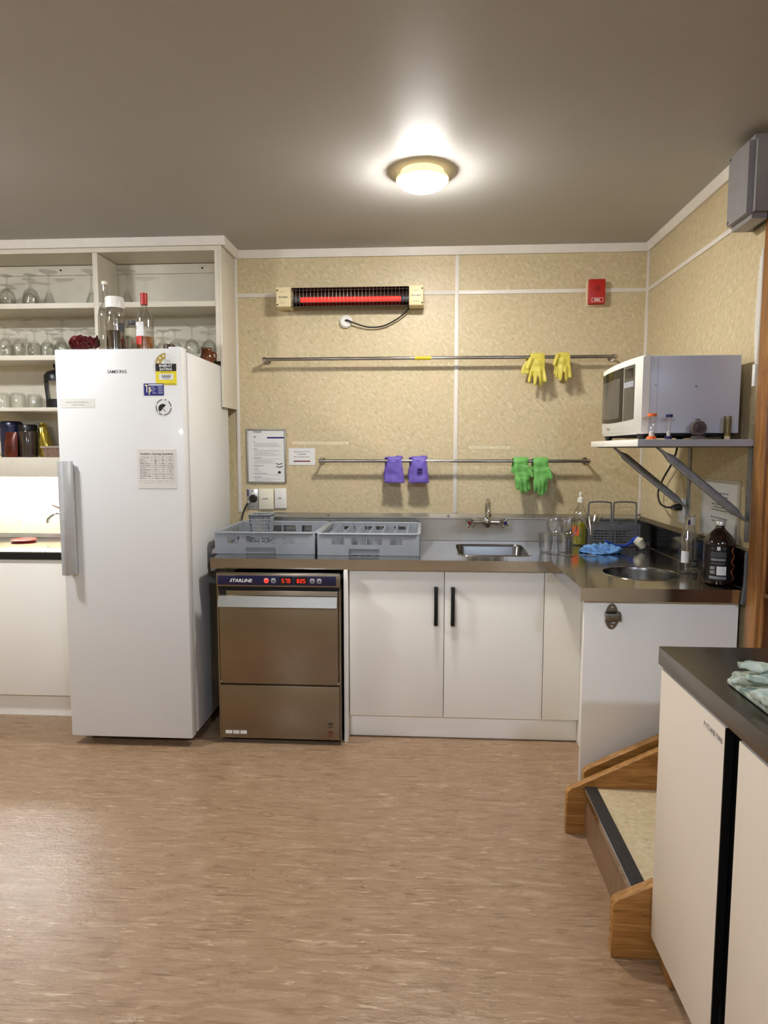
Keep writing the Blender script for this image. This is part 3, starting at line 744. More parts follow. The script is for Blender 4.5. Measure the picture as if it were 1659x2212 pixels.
for k, x in enumerate((-0.745, -0.711, -0.526, -0.493)):
    bm = B(); cyl(bm, (x, yf + 0.0003, 0.809), (x, yf - 0.004, 0.809), 0.0125, 0.0115, 20)
    kb = dwpart('button', bm, mat('lit_button', (190, 90, 84), 0.4, emis=(255, 60, 50), es=0.35) if k == 0 else MAT_GASKET)
    bm = B(); cyl(bm, (x, yf - 0.0041, 0.807), (x, yf - 0.0052, 0.807), 0.006, seg=16); dwpart('button_cap', bm, MAT_LED if k == 0 else MAT_DKBASK, None, kb)
    bm = B(); quad(bm, x - 0.005, 0.818, 0.006, 0.005, yf - 0.0043); quad(bm, x + 0.005, 0.818, 0.006, 0.005, yf - 0.0043); dwpart('button_icon', bm, MAT_WINK, None, kb)
dd = obj('door', cbox(DX0 + 0.010, DY - 0.002, 0.302, DX1 - 0.012, DY + 0.0195, 0.758, 0.002), MAT_DISH, dw)
bm = B(); rings = []
for x in (DX0 + 0.012, DX1 - 0.014):
    rings.append([bm.verts.new(p) for p in ((x, DY - 0.0025, 0.735), (x, DY - 0.014, 0.733), (x, DY - 0.032, 0.684), (x, DY - 0.029, 0.680), (x, DY - 0.012, 0.727), (x, DY - 0.0025, 0.729))])
skin(bm, rings); obj('pull_handle', bm, m_steel('handle_steel', (146, 142, 134), 0.4, (0.8, 60, 60), 0.1), dd, 25)
obj('door_gap', cbox(DX0 + 0.009, DY + 0.0005, 0.760, DX1 - 0.006, DY + 0.0195, 0.7775), MAT_MATTBLK, dw)
obj('latch', cbox(DX0 + 0.014, DY - 0.004, 0.737, DX0 + 0.045, DY - 0.0022, 0.757), MAT_MATTBLK, dd)
lp = obj('lower_panel', cbox(DX0 + 0.008, DY - 0.001, 0.028, DX1 - 0.006, DY + 0.0195, 0.293, 0.002), MAT_DISH, dw)
b3 = obj('maker_badge', cbox(-0.968, DY - 0.0022, 0.045, -0.852, DY - 0.0011, 0.075), MAT_DISH, lp)
for k in range(3): obj('badge_label', cbox(-0.961 + k * 0.0365, DY - 0.0028, 0.050, -0.930 + k * 0.0365, DY - 0.0023, 0.066), MAT_PAPER, b3, 0)
bm = B()
for k in range(3): text(bm, ('CE', 'ISO9001', 'UL')[k], 0.005, (-0.9455 + k * 0.0365, DY - 0.0031, 0.0555), align='CENTER', width=(0.011, 0.024, 0.008)[k])
obj('badge_print', bm, MAT_INK, b3, 0)
for z, m in ((0.103, MAT_INK), (0.060, MAT_RINK)):
    bm = arc_sector(0.25, PI - 0.1, 0.009, 0.0135, -0.447, z, DY - 0.0012, 12); cyl(bm, (-0.447, DY - 0.0012, z), (-0.447, DY - 0.002, z), 0.0042, seg=12)
    quad(bm, -0.447, z - 0.010, 0.030, 0.003, DY - 0.0016); obj('dial_mark', bm, m, lp, 0)
for x in (DX0 + 0.05, DX1 - 0.05):
    for y in (DY + 0.06, 3.58):
        bm = B(); cyl(bm, (x, y, 0), (x, y, 0.03), 0.018, seg=14); obj('foot', bm, MAT_BLACK, dw)
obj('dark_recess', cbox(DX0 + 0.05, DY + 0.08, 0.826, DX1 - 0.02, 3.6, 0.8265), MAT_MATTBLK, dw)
for x in (DX0 + 0.0145, DX1 - 0.0095):
    bm = B(); cyl(bm, (x, DY - 0.0022, 0.312), (x, DY - 0.006, 0.312), 0.005, seg=10); obj('hinge_pin', bm, MAT_STEEL, dd)

# ------------------------------------------------------------------ near cabinet, right foreground
MAT_CREAMLAM = mat('cream_laminate', (236, 225, 210), 0.4, var=0.015, vs=4)
nc = thing('pots_cabinet', (0.92, 1.1, 0), 'cream cabinet marked POTS AND PANS with black recessed pull, right foreground', 'cabinet')
obj('end_panel', cbox(0.652, 1.742, 0.078, XR - 0.03, 1.758, 0.845, 0.001), MAT_CREAMLAM, nc)
obj('carcass', cbox(0.682, 0.30, 0.078, XR - 0.03, 1.741, 0.845), MAT_CREAMLAM, nc)
obj('black_edge_profile', cbox(0.6338, 1.3755, 0.078, 0.6515, 1.3795, 0.842), MAT_BLACK, nc)
d1 = obj('door', cbox(0.634, 1.380, 0.078, 0.651, 1.757, 0.842, 0.0012), MAT_CREAMLAM, nc)
d2 = obj('door', cbox(0.634, 0.90, 0.078, 0.651, 1.318, 0.842, 0.0012), MAT_CREAMLAM, nc)
obj('door', cbox(0.634, 0.32, 0.078, 0.651, 0.896, 0.842, 0.0012), MAT_CREAMLAM, nc)
obj('finger_channel', cbox(0.656, 1.310, 0.078, 0.681, 1.384, 0.844), MAT_BLACK, nc)
obj('channel_lip', cbox(0.642, 1.3195, 0.080, 0.655, 1.3245, 0.842), MAT_BLACK, nc)
obj('plinth', cbox(0.672, 0.30, 0.0, 0.688, 1.60, 0.0775), MAT_CREAMLAM, nc)
obj('plinth_block', cbox(0.652, 1.66, 0.0, 0.70, 1.735, 0.0775, 0.003), MAT_WOODZ, nc)
bm = B(); text(bm, 'POTS AND PANS', 0.0125, (0.6334, 1.482, 0.803), FACE_W, width=0.094, rot=-0.02)
o = obj('lettering', bm, MAT_DOTINK, d1, 0); o['label'] = 'small grey POTS AND PANS lettering'
nt_ = thing('near_worktop', (0.92, 1.1, 0.85), 'dark stainless steel worktop in the right foreground under the towel', 'worktop')
obj('top', cbox(0.629, 0.28, 0.851, XR - 0.024, 1.770, 0.900, 0.003), m_steel('worn_bench_steel', (132, 126, 118), 0.30, (50, 1.0, 50), 0.05, 0.12), nt_)

# ------------------------------------------------------------------ stairs
st = thing('timber_steps', (0.85, 2.08, 0), 'short timber steps with black nosing between bench and near cabinet', 'steps')
def string(x0, y0, y1, dz, x1=1.19):
    bm = B(); za = 0.160 + dz
    prism(bm, [(x0, 0.0), (x0 + 0.06, 0.0), (x1, 0.0), (x1, za + 0.48 * (x1 - x0) + 0.02), (x0 + 0.012, za + 0.014), (x0, za)], 'y', y0, y1)
    bmesh.ops.bevel(bm, geom=[e for e in bm.edges], offset=0.003, segments=1, affect='EDGES')
    return bm
obj('string_board', string(0.531, 2.369, 2.399, 0.0), MAT_WOOD, st)
obj('string_board', string(0.605, 2.430, 2.462, 0.048), MAT_WOOD, st)
obj('string_board', string(0.531, 1.764, 1.796, 0.0), MAT_WOOD, st)
obj('riser', cbox(0.600, 1.797, 0.0, 0.612, 2.368, 0.178), m_wood('riser_lino', (120, 92, 66), (150, 120, 92), 'z', 0.6, 0.4), st)
obj('riser', cbox(0.905, 1.797, 0.181, 0.915, 2.368, 0.358), MAT_WOOD, st)
obj('tread', cbox(0.613, 1.797, 0.160, 0.904, 2.368, 0.180), MAT_TREAD, st)
obj('tread', cbox(0.916, 1.797, 0.340, 1.19, 2.368, 0.360), MAT_TREAD, st)
for x, z in ((0.594, 0.1805), (0.900, 0.3605)):
    bm = B(); box(bm, x, 1.798, z, x + 0.045, 2.367, z + 0.004)
    for k in range(6): box(bm, x + 0.006 + k * 0.0065, 1.798, z + 0.004, x + 0.009 + k * 0.0065, 2.367, z + 0.0052)
    no = obj('nosing', bm, MAT_NOSE, st)
    obj('nosing_edge', cbox(x - 0.003, 1.798, z - 0.02, x - 0.0003, 2.367, z + 0.0045), MAT_CHROME, no)

# ------------------------------------------------------------------ infrared wall heater
ht = thing('wall_heater', (-0.42, YW, 2.21), 'glowing red bar heater with cream end caps on the back wall', 'heater')
HX0, HX1, HZ0, HZ1 = -0.830, -0.014, 2.213, 2.320
for x0, x1, tx in ((HX0, -0.747, -0.789), (-0.094, HX1, -0.054)):
    bm = B(); box(bm, x0, 3.700, HZ0, x1, YW - 0.006, HZ1, 0.005)
    ec = obj('end_cap', bm, MAT_CREAM, ht)
    for z in (HZ0 + 0.020, HZ1 - 0.030):
        obj('vent_slot', cbox(tx - 0.018, 3.6965, z, tx + 0.014, 3.6998, z + 0.010, 0.002), MAT_CREAM, ec)
    bm = B(); text(bm, 'Goldair', 0.010, (tx, 3.6993, 2.261), align='CENTER', width=0.055, bold=0.02, shear=0.2)
    obj('lettering', bm, MAT_DOTINK, ec, 0)
    for z in (HZ0 + 0.012, HZ1 - 0.018):
        xx = HX0 + 0.008 if x0 == HX0 else HX1 - 0.008
        bm = B(); cyl(bm, (xx, 3.6998, z), (xx, 3.6975, z), 0.004, seg=10); obj('screw', bm, MAT_MATTBLK, ec)
# reflector trough
bm = B(); rings = []
prof = [(3.712, HZ1 - 0.003), (3.74, HZ1 - 0.001), (3.785, HZ1 - 0.012), (3.797, HZ1 - 0.04), (3.797, HZ0 + 0.04), (3.785, HZ0 + 0.012), (3.74, HZ0 + 0.001), (3.712, HZ0 + 0.003)]
prof2 = [(3.713, HZ0 + 0.006), (3.738, HZ0 + 0.005), (3.778, HZ0 + 0.016), (3.788, HZ0 + 0.042), (3.788, HZ1 - 0.042), (3.778, HZ1 - 0.016), (3.738, HZ1 - 0.005), (3.713, HZ1 - 0.006)]
for x in (-0.7465, -0.0945): rings.append([bm.verts.new((x, a, b_)) for a, b_ in prof + prof2])
skin(bm, rings); obj('reflector', bm, mat('dark_reflector', (74, 62, 60), 0.22, 0.9, var=0.15), ht)
bm = B(); cyl(bm, (-0.700, 3.748, 2.258), (-0.140, 3.748, 2.258), 0.015, seg=14)
obj('heating_element', bm, mat('glowing_element', (200, 40, 30), 0.4, emis=(250, 70, 60), es=0.6), ht)
for x0, x1 in ((-0.7455, -0.701), (-0.139, -0.0955)):
    bm = B(); cyl(bm, (x0, 3.748, 2.258), (x1, 3.748, 2.258), 0.014, seg=12); obj('element_holder', bm, MAT_DKBASK, ht)
bm = B()
wm = mat('guard_wire', (120, 112, 106), 0.35, 0.8)
for k in range(32):
    x = -0.738 + k * 0.0204
    tube(bm, smooth_path([(x, 3.712, HZ1 - 0.002), (x, 3.700, HZ1 - 0.012), (x, 3.694, 2.266), (x, 3.700, HZ0 + 0.012), (x, 3.712, HZ0 + 0.002)], 3), 0.0011, 5)
for z, y in ((HZ1 - 0.02, 3.697), (2.266, 3.693), (HZ0 + 0.02, 3.697)):
    cyl(bm, (-0.746, y, z), (-0.095, y, z), 0.0013, seg=5)
o = obj('wire_guard', bm, wm, ht); o['kind'] = 'stuff'
# its flex and round outlet
ho = thing('heater_outlet', (-0.452, YW, 2.11), 'round white cable outlet below the bar heater', 'outlet')
bm = B(); tube(bm, [(-0.452, YW - 0.0002, 2.147), (-0.452, YW - 0.018, 2.147), (-0.452, YW - 0.026, 2.147)], [0.036, 0.035, 0.026], 28); obj('cover', bm, MAT_WHITEP, ho)
bm = B(); tube(bm, smooth_path([(-0.454, YW - 0.0245, 2.150), (-0.44, YW - 0.04, 2.149), (-0.39, YW - 0.03, 2.130), (-0.32, YW - 0.025, 2.112), (-0.24, YW - 0.025, 2.118), (-0.16, YW - 0.03, 2.155), (-0.105, YW - 0.04, 2.198), (-0.098, YW - 0.05, 2.2115)], 5), 0.0042, 8)
tag(obj('heater_flex', bm, MAT_RUBBER), 'black power flex drooping below the bar heater', 'cable')

# ------------------------------------------------------------------ fire sounder
fa = thing('fire_sounder', (0.932, YW, 2.222), 'red FIRE alarm sounder near the corner of the back wall', 'fire alarm')
FXA, FXB, FZA, FZB = 0.891, 0.977, 2.221, 2.352
bm = B(); box(bm, FXA, 3.762, FZA, FXB, YW - 0.0075, FZB, 0.003); obj('case', bm, MAT_RED, fa)
obj('back_box', cbox(FXA - 0.008, YW - 0.007, FZA - 0.006, FXB - 0.004, YW - 0.0002, FZB - 0.004, 0.001), MAT_CREAM, fa)
bm = B()
for k in range(8):
    a = PI / 4 * k; c_, s_ = math.cos(a), math.sin(a); cx, cz = 0.936, 2.303
    P = [(0.006, -0.0016), (0.017, -0.0012), (0.017, 0.0012), (0.006, 0.0016)]
    prism(bm, [(cx + r * c_ - t_ * s_, cz + r * s_ + t_ * c_) for r, t_ in P], 'y', 3.7612, 3.7618)
obj('sound_slots', bm, mat('dark_red_slot', (60, 10, 8), 0.7), fa, 0)
bm = B()
for cx, cz, w_, h_ in ((0.935, 2.2515, 0.060, 0.0016), (0.935, 2.2305, 0.060, 0.0016), (0.905, 2.241, 0.0016, 0.021), (0.965, 2.241, 0.0016, 0.021)): quad(bm, cx, cz, w_, h_, 3.7615)
text(bm, 'FIRE', 0.012, (0.934, 3.7615, 2.235), align='CENTER', width=0.032, bold=0.02, shear=0.15)
o = obj('lettering', bm, MAT_WINK, fa, 0); o['label'] = 'white framed FIRE lettering'

# ------------------------------------------------------------------ hanging rails
def rail(x0, x1, z, label):
    y = YW - 0.078
    t = thing('hanging_rail', ((x0 + x1) / 2, YW, z), label, 'rail')
    bm = B(); cyl(bm, (x0 + 0.01, y, z), (x1 - 0.01, y, z), 0.0095, seg=16); obj('bar', bm, MAT_RAIL, t)
    for x, d in ((x0, -1), (x1, 1)):
        b_ = B(); cyl(b_, (x - d * 0.012, y, z), (x + d * 0.004, y, z), 0.014, seg=16); tube(b_, [(x + d * 0.004, y, z), (x + d * 0.012, y, z)], [0.010, 0.006], 14)
        e = obj('end_cap', b_, MAT_CHROME, t)
        b_ = B(); tube(b_, [(x - d * 0.003, YW - 0.004, z), (x - d * 0.003, y, z)], [0.007, 0.007], 12)
        obj('bracket_arm', b_, MAT_CHROME, t)
        b_ = B(); tube(b_, [(x - d * 0.003, YW - 0.0003, z), (x - d * 0.003, YW - 0.006, z)], [0.021, 0.019], 20)
        fl = obj('flange', b_, MAT_CHROME, t)
    return t
r1 = rail(-0.911, 1.034, 1.931, 'long upper steel rail on the back wall holding yellow gloves')
r2 = rail(-0.597, 0.906, 1.361, 'lower steel rail on the back wall holding purple and green gloves')
bm = B(); cyl(bm, (-0.060, YW - 0.078, 1.931), (0.030, YW - 0.078, 1.931), 0.0100, seg=16)
o = obj('tape_mark', bm, mat('yellow_tape', (214, 190, 30), 0.5), r1); o['label'] = 'yellow tape round the rail'

# ------------------------------------------------------------------ rubber gloves draped over the rails
def glove(name, label, group, m, x, z, front, flip=False, hand='R', fan=0.12, scale=1.0, fingers_front=True, seed=0, spread=1.0, extra=None):
    # flat glove in (u, s): s = 0 at the rail, fingers at +s; then folded over the bar
    rg = random.Random(seed)
    bm = B(); k = scale
    L = 0.30 * k
    tip = front if fingers_front else -(0.30 * k - front)     # s of the middle fingertip
    sgn = 1 if fingers_front else -1
    def S(d): return tip - sgn * d if fingers_front else -(0.30 * k - front) + d
    # d = distance from the fingertip towards the cuff
    def slab(d0, d1, w0, w1, th):
        rings = []
        for q in range(7):
            f = q / 6; d = d0 + (d1 - d0) * f; w_ = w0 + (w1 - w0) * f
            rings.append(ring(bm, Vector((0, S(d), 0)), Vector((1, 0, 0)), Vector((0, 0, 1)), 1.0, 20, w_, th * (1 + 0.3 * math.sin(q * 2 + seed))))
        skin(bm, rings)
    slab(0.075 * k, 0.165 * k, 0.041 * k, 0.040 * k, 0.0105)
    slab(0.155 * k, 0.30 * k, 0.040 * k, 0.056 * k, 0.0085)
    h = 1 if hand == 'R' else -1
    for i, (u, ln) in enumerate(((-0.031, 0.062), (-0.0105, 0.080), (0.0105, 0.078), (0.030, 0.064))):
        u *= h * k; a = fan * (i - 1.5) / 1.5 * h * spread + rg.uniform(-0.06, 0.06); ln *= k
        base = Vector((u, S(0.085 * k), 0)); pts = []; rs = []
        for q in range(6):
            f = q / 5; dist = ln * f * 1.08
            pts.append((base.x + math.sin(a) * dist, base.y + sgn * math.cos(a) * dist, 0.010 * math.sin(f * 2.5 + i) * (1 if i % 2 else 0.4))); rs.append((0.0118 - 0.0030 * f) * k * (0.72 if q == 5 else 1))
        tube(bm, pts, rs, 10)
    pts = []; rs = []
    for q in range(6):
        f = q / 5
        pts.append((h * (0.034 + 0.030 * f - 0.006 * f * f) * k, S((0.150 - 0.062 * f) * k), 0.006 * f + 0.004)); rs.append((0.0150 - 0.0045 * f) * k * (0.75 if q == 5 else 1))
    tube(bm, pts, rs, 10)
    bm = remesh(bm, 0.0042, 2)
    y0 = YW - 0.078; R_ = 0.0165; cen = Vector((x, y0, z))
    arc = R_ * PI / 2
    for v in bm.verts:
        u, s, t_ = v.co
        wob = noise.noise(Vector((u * 30 + seed * 7, s * 22, seed))) * 0.006 + math.sin(u * 130 + seed) * 0.0028 * min(1, abs(s) * 8)
        r = R_ + t_ * 0.8
        if s > arc: p = Vector((u, -(r + wob + (s - arc) * 0.05), -(s - arc)))
        elif s < -arc: p = Vector((u * 0.93, (r - wob * 0.6), -(-s - arc)))
        else:
            a = s / R_
            p = Vector((u * 0.98, -r * math.sin(a), r * math.cos(a)))
        if extra: p = extra(p, u, s)
        v.co = cen + p
    o = obj(name, bm, m, None, 180, at=(x, y0, z - 0.2))
    return tag(o, label, 'glove', group)
glove('rubber_glove', 'yellow rubber glove with folded cuff, left of the two on the upper rail', 'gloves on the rails', MAT_YGLOVE, 0.612, 1.931, 0.185, hand='L', seed=1, fan=0.22, extra=lambda p, u, s: Vector((p.x - (0.035 if s < -0.02 else 0.0) * min(1, -s * 12 if s < 0 else 0), p.y, p.z)))
glove('rubber_glove', 'yellow rubber glove with straight fingers, nearest the microwave', 'gloves on the rails', MAT_YGLOVE, 0.752, 1.931, 0.160, hand='L', seed=2, fan=0.08, scale=0.93)
def purple_bend(p, u, s): return Vector((p.x * (1 + 0.06 * min(1, max(0, s) * 8)) - (0.02 if s < 0 else 0), p.y, p.z))
glove('rubber_glove', 'plain purple rubber glove, cuff down, on the lower rail', 'gloves on the rails', MAT_PGLOVE, -0.172, 1.361, 0.150, fingers_front=False, hand='R', seed=3, extra=purple_bend)
gl = glove('rubber_glove', 'purple rubber glove with a small dark logo, on the lower rail', 'gloves on the rails', MAT_PGLOVE, -0.034, 1.361, 0.150, fingers_front=False, hand='R', seed=4, extra=purple_bend)
bm = B(); yl = YW - 0.078 - 0.034
for cx, cz, w_, h_ in ((-0.03, 1.318, 0.022, 0.003), (-0.03, 1.298, 0.022, 0.003), (-0.041, 1.308, 0.003, 0.022), (-0.019, 1.308, 0.003, 0.022), (-0.024, 1.305, 0.008, 0.010)): box(bm, cx - w_ / 2, yl - 0.0008, cz - h_ / 2, cx + w_ / 2, yl + 0.008, cz + h_ / 2)
obj('logo', bm, mat('dark_purple_ink', (40, 26, 84), 0.6), gl, 0)
glove('rubber_glove', 'green rubber glove with one finger pointing down, left of the green pair', 'gloves on the rails', MAT_GGLOVE, 0.532, 1.361, 0.205, hand='R', seed=5, fan=0.10, spread=0.4, extra=lambda p, u, s: Vector((p.x + (max(0, s - 0.06)) * 0.12, p.y, p.z)))
glove('rubber_glove', 'crumpled green rubber glove, right of the green pair on the lower rail', 'gloves on the rails', MAT_GGLOVE, 0.642, 1.361, 0.215, hand='R', seed=6, fan=0.05, spread=0.3)

# ------------------------------------------------------------------ notices on the back wall
nf = thing('framed_notice', (-0.923, YW, 1.231), 'metal-framed printed instruction sheet left of the lower rail', 'notice')
NX0, NX1, NZ0, NZ1 = -1.038, -0.808, 1.231, 1.545
obj('sheet', cbox(NX0 + 0.006, YW - 0.006, NZ0 + 0.006, NX1 - 0.006, YW - 0.001, NZ1 - 0.006), MAT_PAPER, nf)
al = mat('aluminium_frame', (170, 168, 160), 0.35, 0.8)
for x0, x1, z0, z1 in ((NX0, NX0 + 0.008, NZ0, NZ1), (NX1 - 0.008, NX1, NZ0, NZ1), (NX0 + 0.0082, NX1 - 0.0082, NZ0, NZ0 + 0.008), (NX0 + 0.0082, NX1 - 0.0082, NZ1 - 0.008, NZ1)):
    obj('frame_bar', cbox(x0, YW - 0.011, z0, x1, YW - 0.0005, z1, 0.001), al, nf)
yn = YW - 0.0064
bm = B(); text(bm, 'STARLINE', 0.012, (-1.002, yn, 1.522), width=0.052, bold=0.02, shear=0.2); text(bm, 'GM', 0.009, (-1.000, yn, 1.494), width=0.014, bold=0.02)
obj('heading', bm, MAT_DOTINK, nf, 0)
bm = B(); quad(bm, -0.868, 1.4935, 0.100, 0.009, yn); o = obj('blue_band', bm, MAT_BINK, nf, 0)
bm = B(); rg = random.Random(5)
z = 1.468
for blk, lines_, hd in ((0, 4, 0.012), (1, 6, 0.022), (2, 5, 0.048), (3, 5, 0.06), (4, 1, 0.08), (5, 4, 0.05)):
    quad(bm, -1.0 + hd / 2, z, hd, 0.0030, yn); z -= 0.0075
    for q in range(lines_):
        ln = rg.uniform(0.09, 0.165) if blk != 3 else rg.uniform(0.02, 0.05)
        quad(bm, -0.995 + ln / 2, z, ln, 0.0013, yn); z -= 0.0062
    z -= 0.007
obj('body_print', bm, MAT_GINK, nf, 0)
bm = B()
lathe(bm, [(0, 0), (0.0085, 0), (0.0095, 0.006), (0.006, 0.013), (0, 0.015)], 14, (0, 0, 0))
for v in bm.verts: v.co = Vector((v.co.x - 0.848, yn - 0.0002 + v.co.y * 0.02, v.co.z + 1.286))
for a0, a1, z1_ in ((-0.868, -0.830, 1.345), (-0.866, -0.828, 1.328)): tube(bm, smooth_path([(a0, yn, z1_), ((a0 + a1) / 2, yn, z1_ - 0.006), (a1, yn, z1_ + 0.001)], 4), 0.0022, 5)
obj('diagram', bm, MAT_INK, nf, 0)
sn_ = thing('dishwasher_notice', (-0.715, YW, 1.335), 'small white card with bold print and dark bar beside the framed sheet', 'notice')
obj('card', cbox(-0.793, YW - 0.003, 1.335, -0.638, YW - 0.0003, 1.433), MAT_PAPER, sn_)
bm = B()
for s, z, wd in (('Please Drain and Turn Off', 1.410, 0.090), ('DISHWASHER', 1.395, 0.050), ('After every Wash Session.', 1.380, 0.090)): text(bm, s, 0.0062, (-0.7155, YW - 0.0034, z), align='CENTER', width=wd, bold=0.012)
obj('print', bm, MAT_INK, sn_, 0)
bm = B(); quad(bm, -0.7155, 1.3575, 0.098, 0.007, YW - 0.0034); obj('bar', bm, MAT_RINK, sn_, 0)
for x0, x1, z0, z1, s, lab in ((-0.770, -0.444, 1.455, 1.470, 'PLEASE DO NOT WIPE THE DISHES FROM DISHWASHER WITH A TEA TOWEL', 'long thin printed label strip above the lower rail, left'), (0.250, 0.481, 1.430, 1.443, 'PLEASE RETURN CLOTHS TO KITCHEN PLEASE', 'short thin printed label strip above the lower rail, right')):
    l = thing('label_strip', ((x0 + x1) / 2, YW, z0), lab, 'label')
    obj('tape', cbox(x0, YW - 0.0012, z0, x1, YW - 0.0002, z1), mat('cream_label', (238, 228, 196), 0.4), l, 0)
    bm = B(); text(bm, s, 0.0065, (x0 + 0.006, YW - 0.0015, z0 + 0.0045), width=(x1 - x0) - 0.016)
    obj('print', bm, MAT_DOTINK, l, 0)

# ------------------------------------------------------------------ switches and sockets
sk = thing('steel_socket', (-1.008, YW, 1.076), 'steel socket plate with a round black plug by the fridge', 'socket')
obj('plate', cbox(-1.040, YW - 0.006, 1.076, -0.9765, YW - 0.0003, 1.195, 0.001), mat('socket_steel', (196, 194, 190), 0.3, 0.6), sk)
for z in (1.183, 1.090):
    bm = B(); cyl(bm, (-1.010, YW - 0.006, z), (-1.010, YW - 0.0075, z), 0.0035, seg=10); obj('screw', bm, MAT_INK, sk)
obj('blue_tag', cbox(-1.040, YW - 0.0072, 1.152, -1.033, YW - 0.0062, 1.192), MAT_BINK, sk)
pg = thing('power_plug', (-1.003, YW - 0.02, 1.12), 'round black plug with white-collared cable in the steel socket', 'plug')
bm = B(); tube(bm, [(-1.003, YW - 0.0065, 1.140), (-1.003, YW - 0.035, 1.140), (-1.003, YW - 0.045, 1.140)], [0.0225, 0.022, 0.014], 24); obj('body', bm, MAT_BLACK, pg)
bm = B(); tube(bm, [(-1.018, YW - 0.022, 1.128), (-1.033, YW - 0.022, 1.114)], [0.0075, 0.0065], 10); obj('collar', bm, MAT_WHITEP, pg)
bm = B(); tube(bm, smooth_path([(-1.034, YW - 0.022, 1.113), (-1.050, YW - 0.025, 1.085), (-1.062, YW - 0.03, 1.05), (-1.068, YW - 0.05, 1.0), (-1.072, YW - 0.10, 0.90), (-1.074, YW - 0.12, 0.75)], 5), 0.0042, 8); obj('cable', bm, MAT_RUBBER, pg)
for x0, x1, z0, z1, lab, wd in ((-0.972, -0.884, 1.076, 1.197, 'wide ivory light switch beside the round plug', 0.030), (-0.878, -0.808, 1.082, 1.200, 'narrow white light switch right of the ivory one', 0.018)):
    sw = thing('light_switch', ((x0 + x1) / 2, YW, z0), lab, 'switch')
    obj('plate', cbox(x0, YW - 0.012, z0, x1, YW - 0.0003, z1, 0.003), MAT_SWITCH if wd > 0.02 else MAT_WHITEP, sw)
    cx, cz = (x0 + x1) / 2 - 0.003, (z0 + z1) / 2 + 0.004
    bm = B(); prism(bm, [(YW - 0.0122, cz - 0.006), (YW - 0.014, cz - 0.006), (YW - 0.019, cz + 0.005), (YW - 0.0122, cz + 0.006)], 'x', cx - wd / 2, cx + wd / 2); obj('rocker', bm, MAT_WHITEP, sw)
    for z in (z0 + 0.018, z1 - 0.018):
        bm = B(); cyl(bm, ((x0 + x1) / 2, YW - 0.0122, z), ((x0 + x1) / 2, YW - 0.0128, z), 0.003, seg=8); obj('screw_cap', bm, MAT_SWITCH, sw)

# ------------------------------------------------------------------ mixer tap
tp = thing('mixer_tap', (0.35, 3.77, 0.98), 'chrome wall mixer tap with red and blue cross handles over the sink', 'tap')
ty_, tz = 3.712, 1.016
bm = B(); cyl(bm, (0.272, ty_, tz + 0.004), (0.428, ty_, tz + 0.004), 0.0145, seg=18); lathe(bm, [(0, tz - 0.03), (0.016, tz - 0.028), (0.022, tz - 0.012), (0.024, tz + 0.012), (0.018, tz + 0.028), (0, tz + 0.030)], 20, (0.35, ty_, 0)); obj('body', bm, MAT_CHROME, tp)
for x in (0.285, 0.415):
    bm = B(); tube(bm, [(x, 3.791, tz), (x, 3.783, tz), (x, 3.780, tz), (x, ty_, tz)], [0.026, 0.025, 0.013, 0.013], 18); obj('wall_union', bm, MAT_CHROME, tp)
bm = B(); tube(bm, smooth_path([(0.35, ty_, tz + 0.028), (0.35, ty_, tz + 0.07), (0.35, ty_ - 0.012, tz + 0.115), (0.348, ty_ - 0.05, tz + 0.130), (0.346, ty_ - 0.10, tz + 0.115), (0.344, ty_ - 0.135, tz + 0.075), (0.343, ty_ - 0.140, tz + 0.060)], 6), [0.0125] * 20 + [0.0115] * 17, 14); obj('spout', bm, MAT_CHROME, tp)
bm = B(); cyl(bm, (0.343, ty_ - 0.140, tz + 0.064), (0.343, ty_ - 0.141, tz + 0.045), 0.0145, seg=16); obj('aerator', bm, MAT_CHROME, tp)
for x, d, m in ((0.262, -1, MAT_RINK), (0.438, 1, MAT_BINK)):
    c0 = Vector((x, ty_ - 0.012, tz)); ax = Vector((d * 0.55, -0.83, 0)).normalized()
    u_ = ax.cross(Vector((0, 0, 1))).normalized(); v_ = Vector((0, 0, 1))
    bm = B(); cyl(bm, c0 - ax * 0.015, c0 + ax * 0.020, 0.013, 0.012, 16)
    for q in range(4):
        a = PI / 2 * q + 0.6; dr_ = u_ * math.cos(a) + v_ * math.sin(a)
        tube(bm, [c0 + ax * 0.012 + dr_ * 0.008, c0 + ax * 0.014 + dr_ * 0.018, c0 + ax * 0.015 + dr_ * 0.028], [0.006, 0.0065, 0.0085], 10)
    hnd = obj('cross_handle', bm, MAT_CHROME, tp)
    bm = B(); cyl(bm, c0 + ax * 0.0201, c0 + ax * 0.0235, 0.0085, seg=16); o = obj('indicator', bm, m, hnd); o['label'] = 'red hot-water disc' if d < 0 else 'blue cold-water disc'

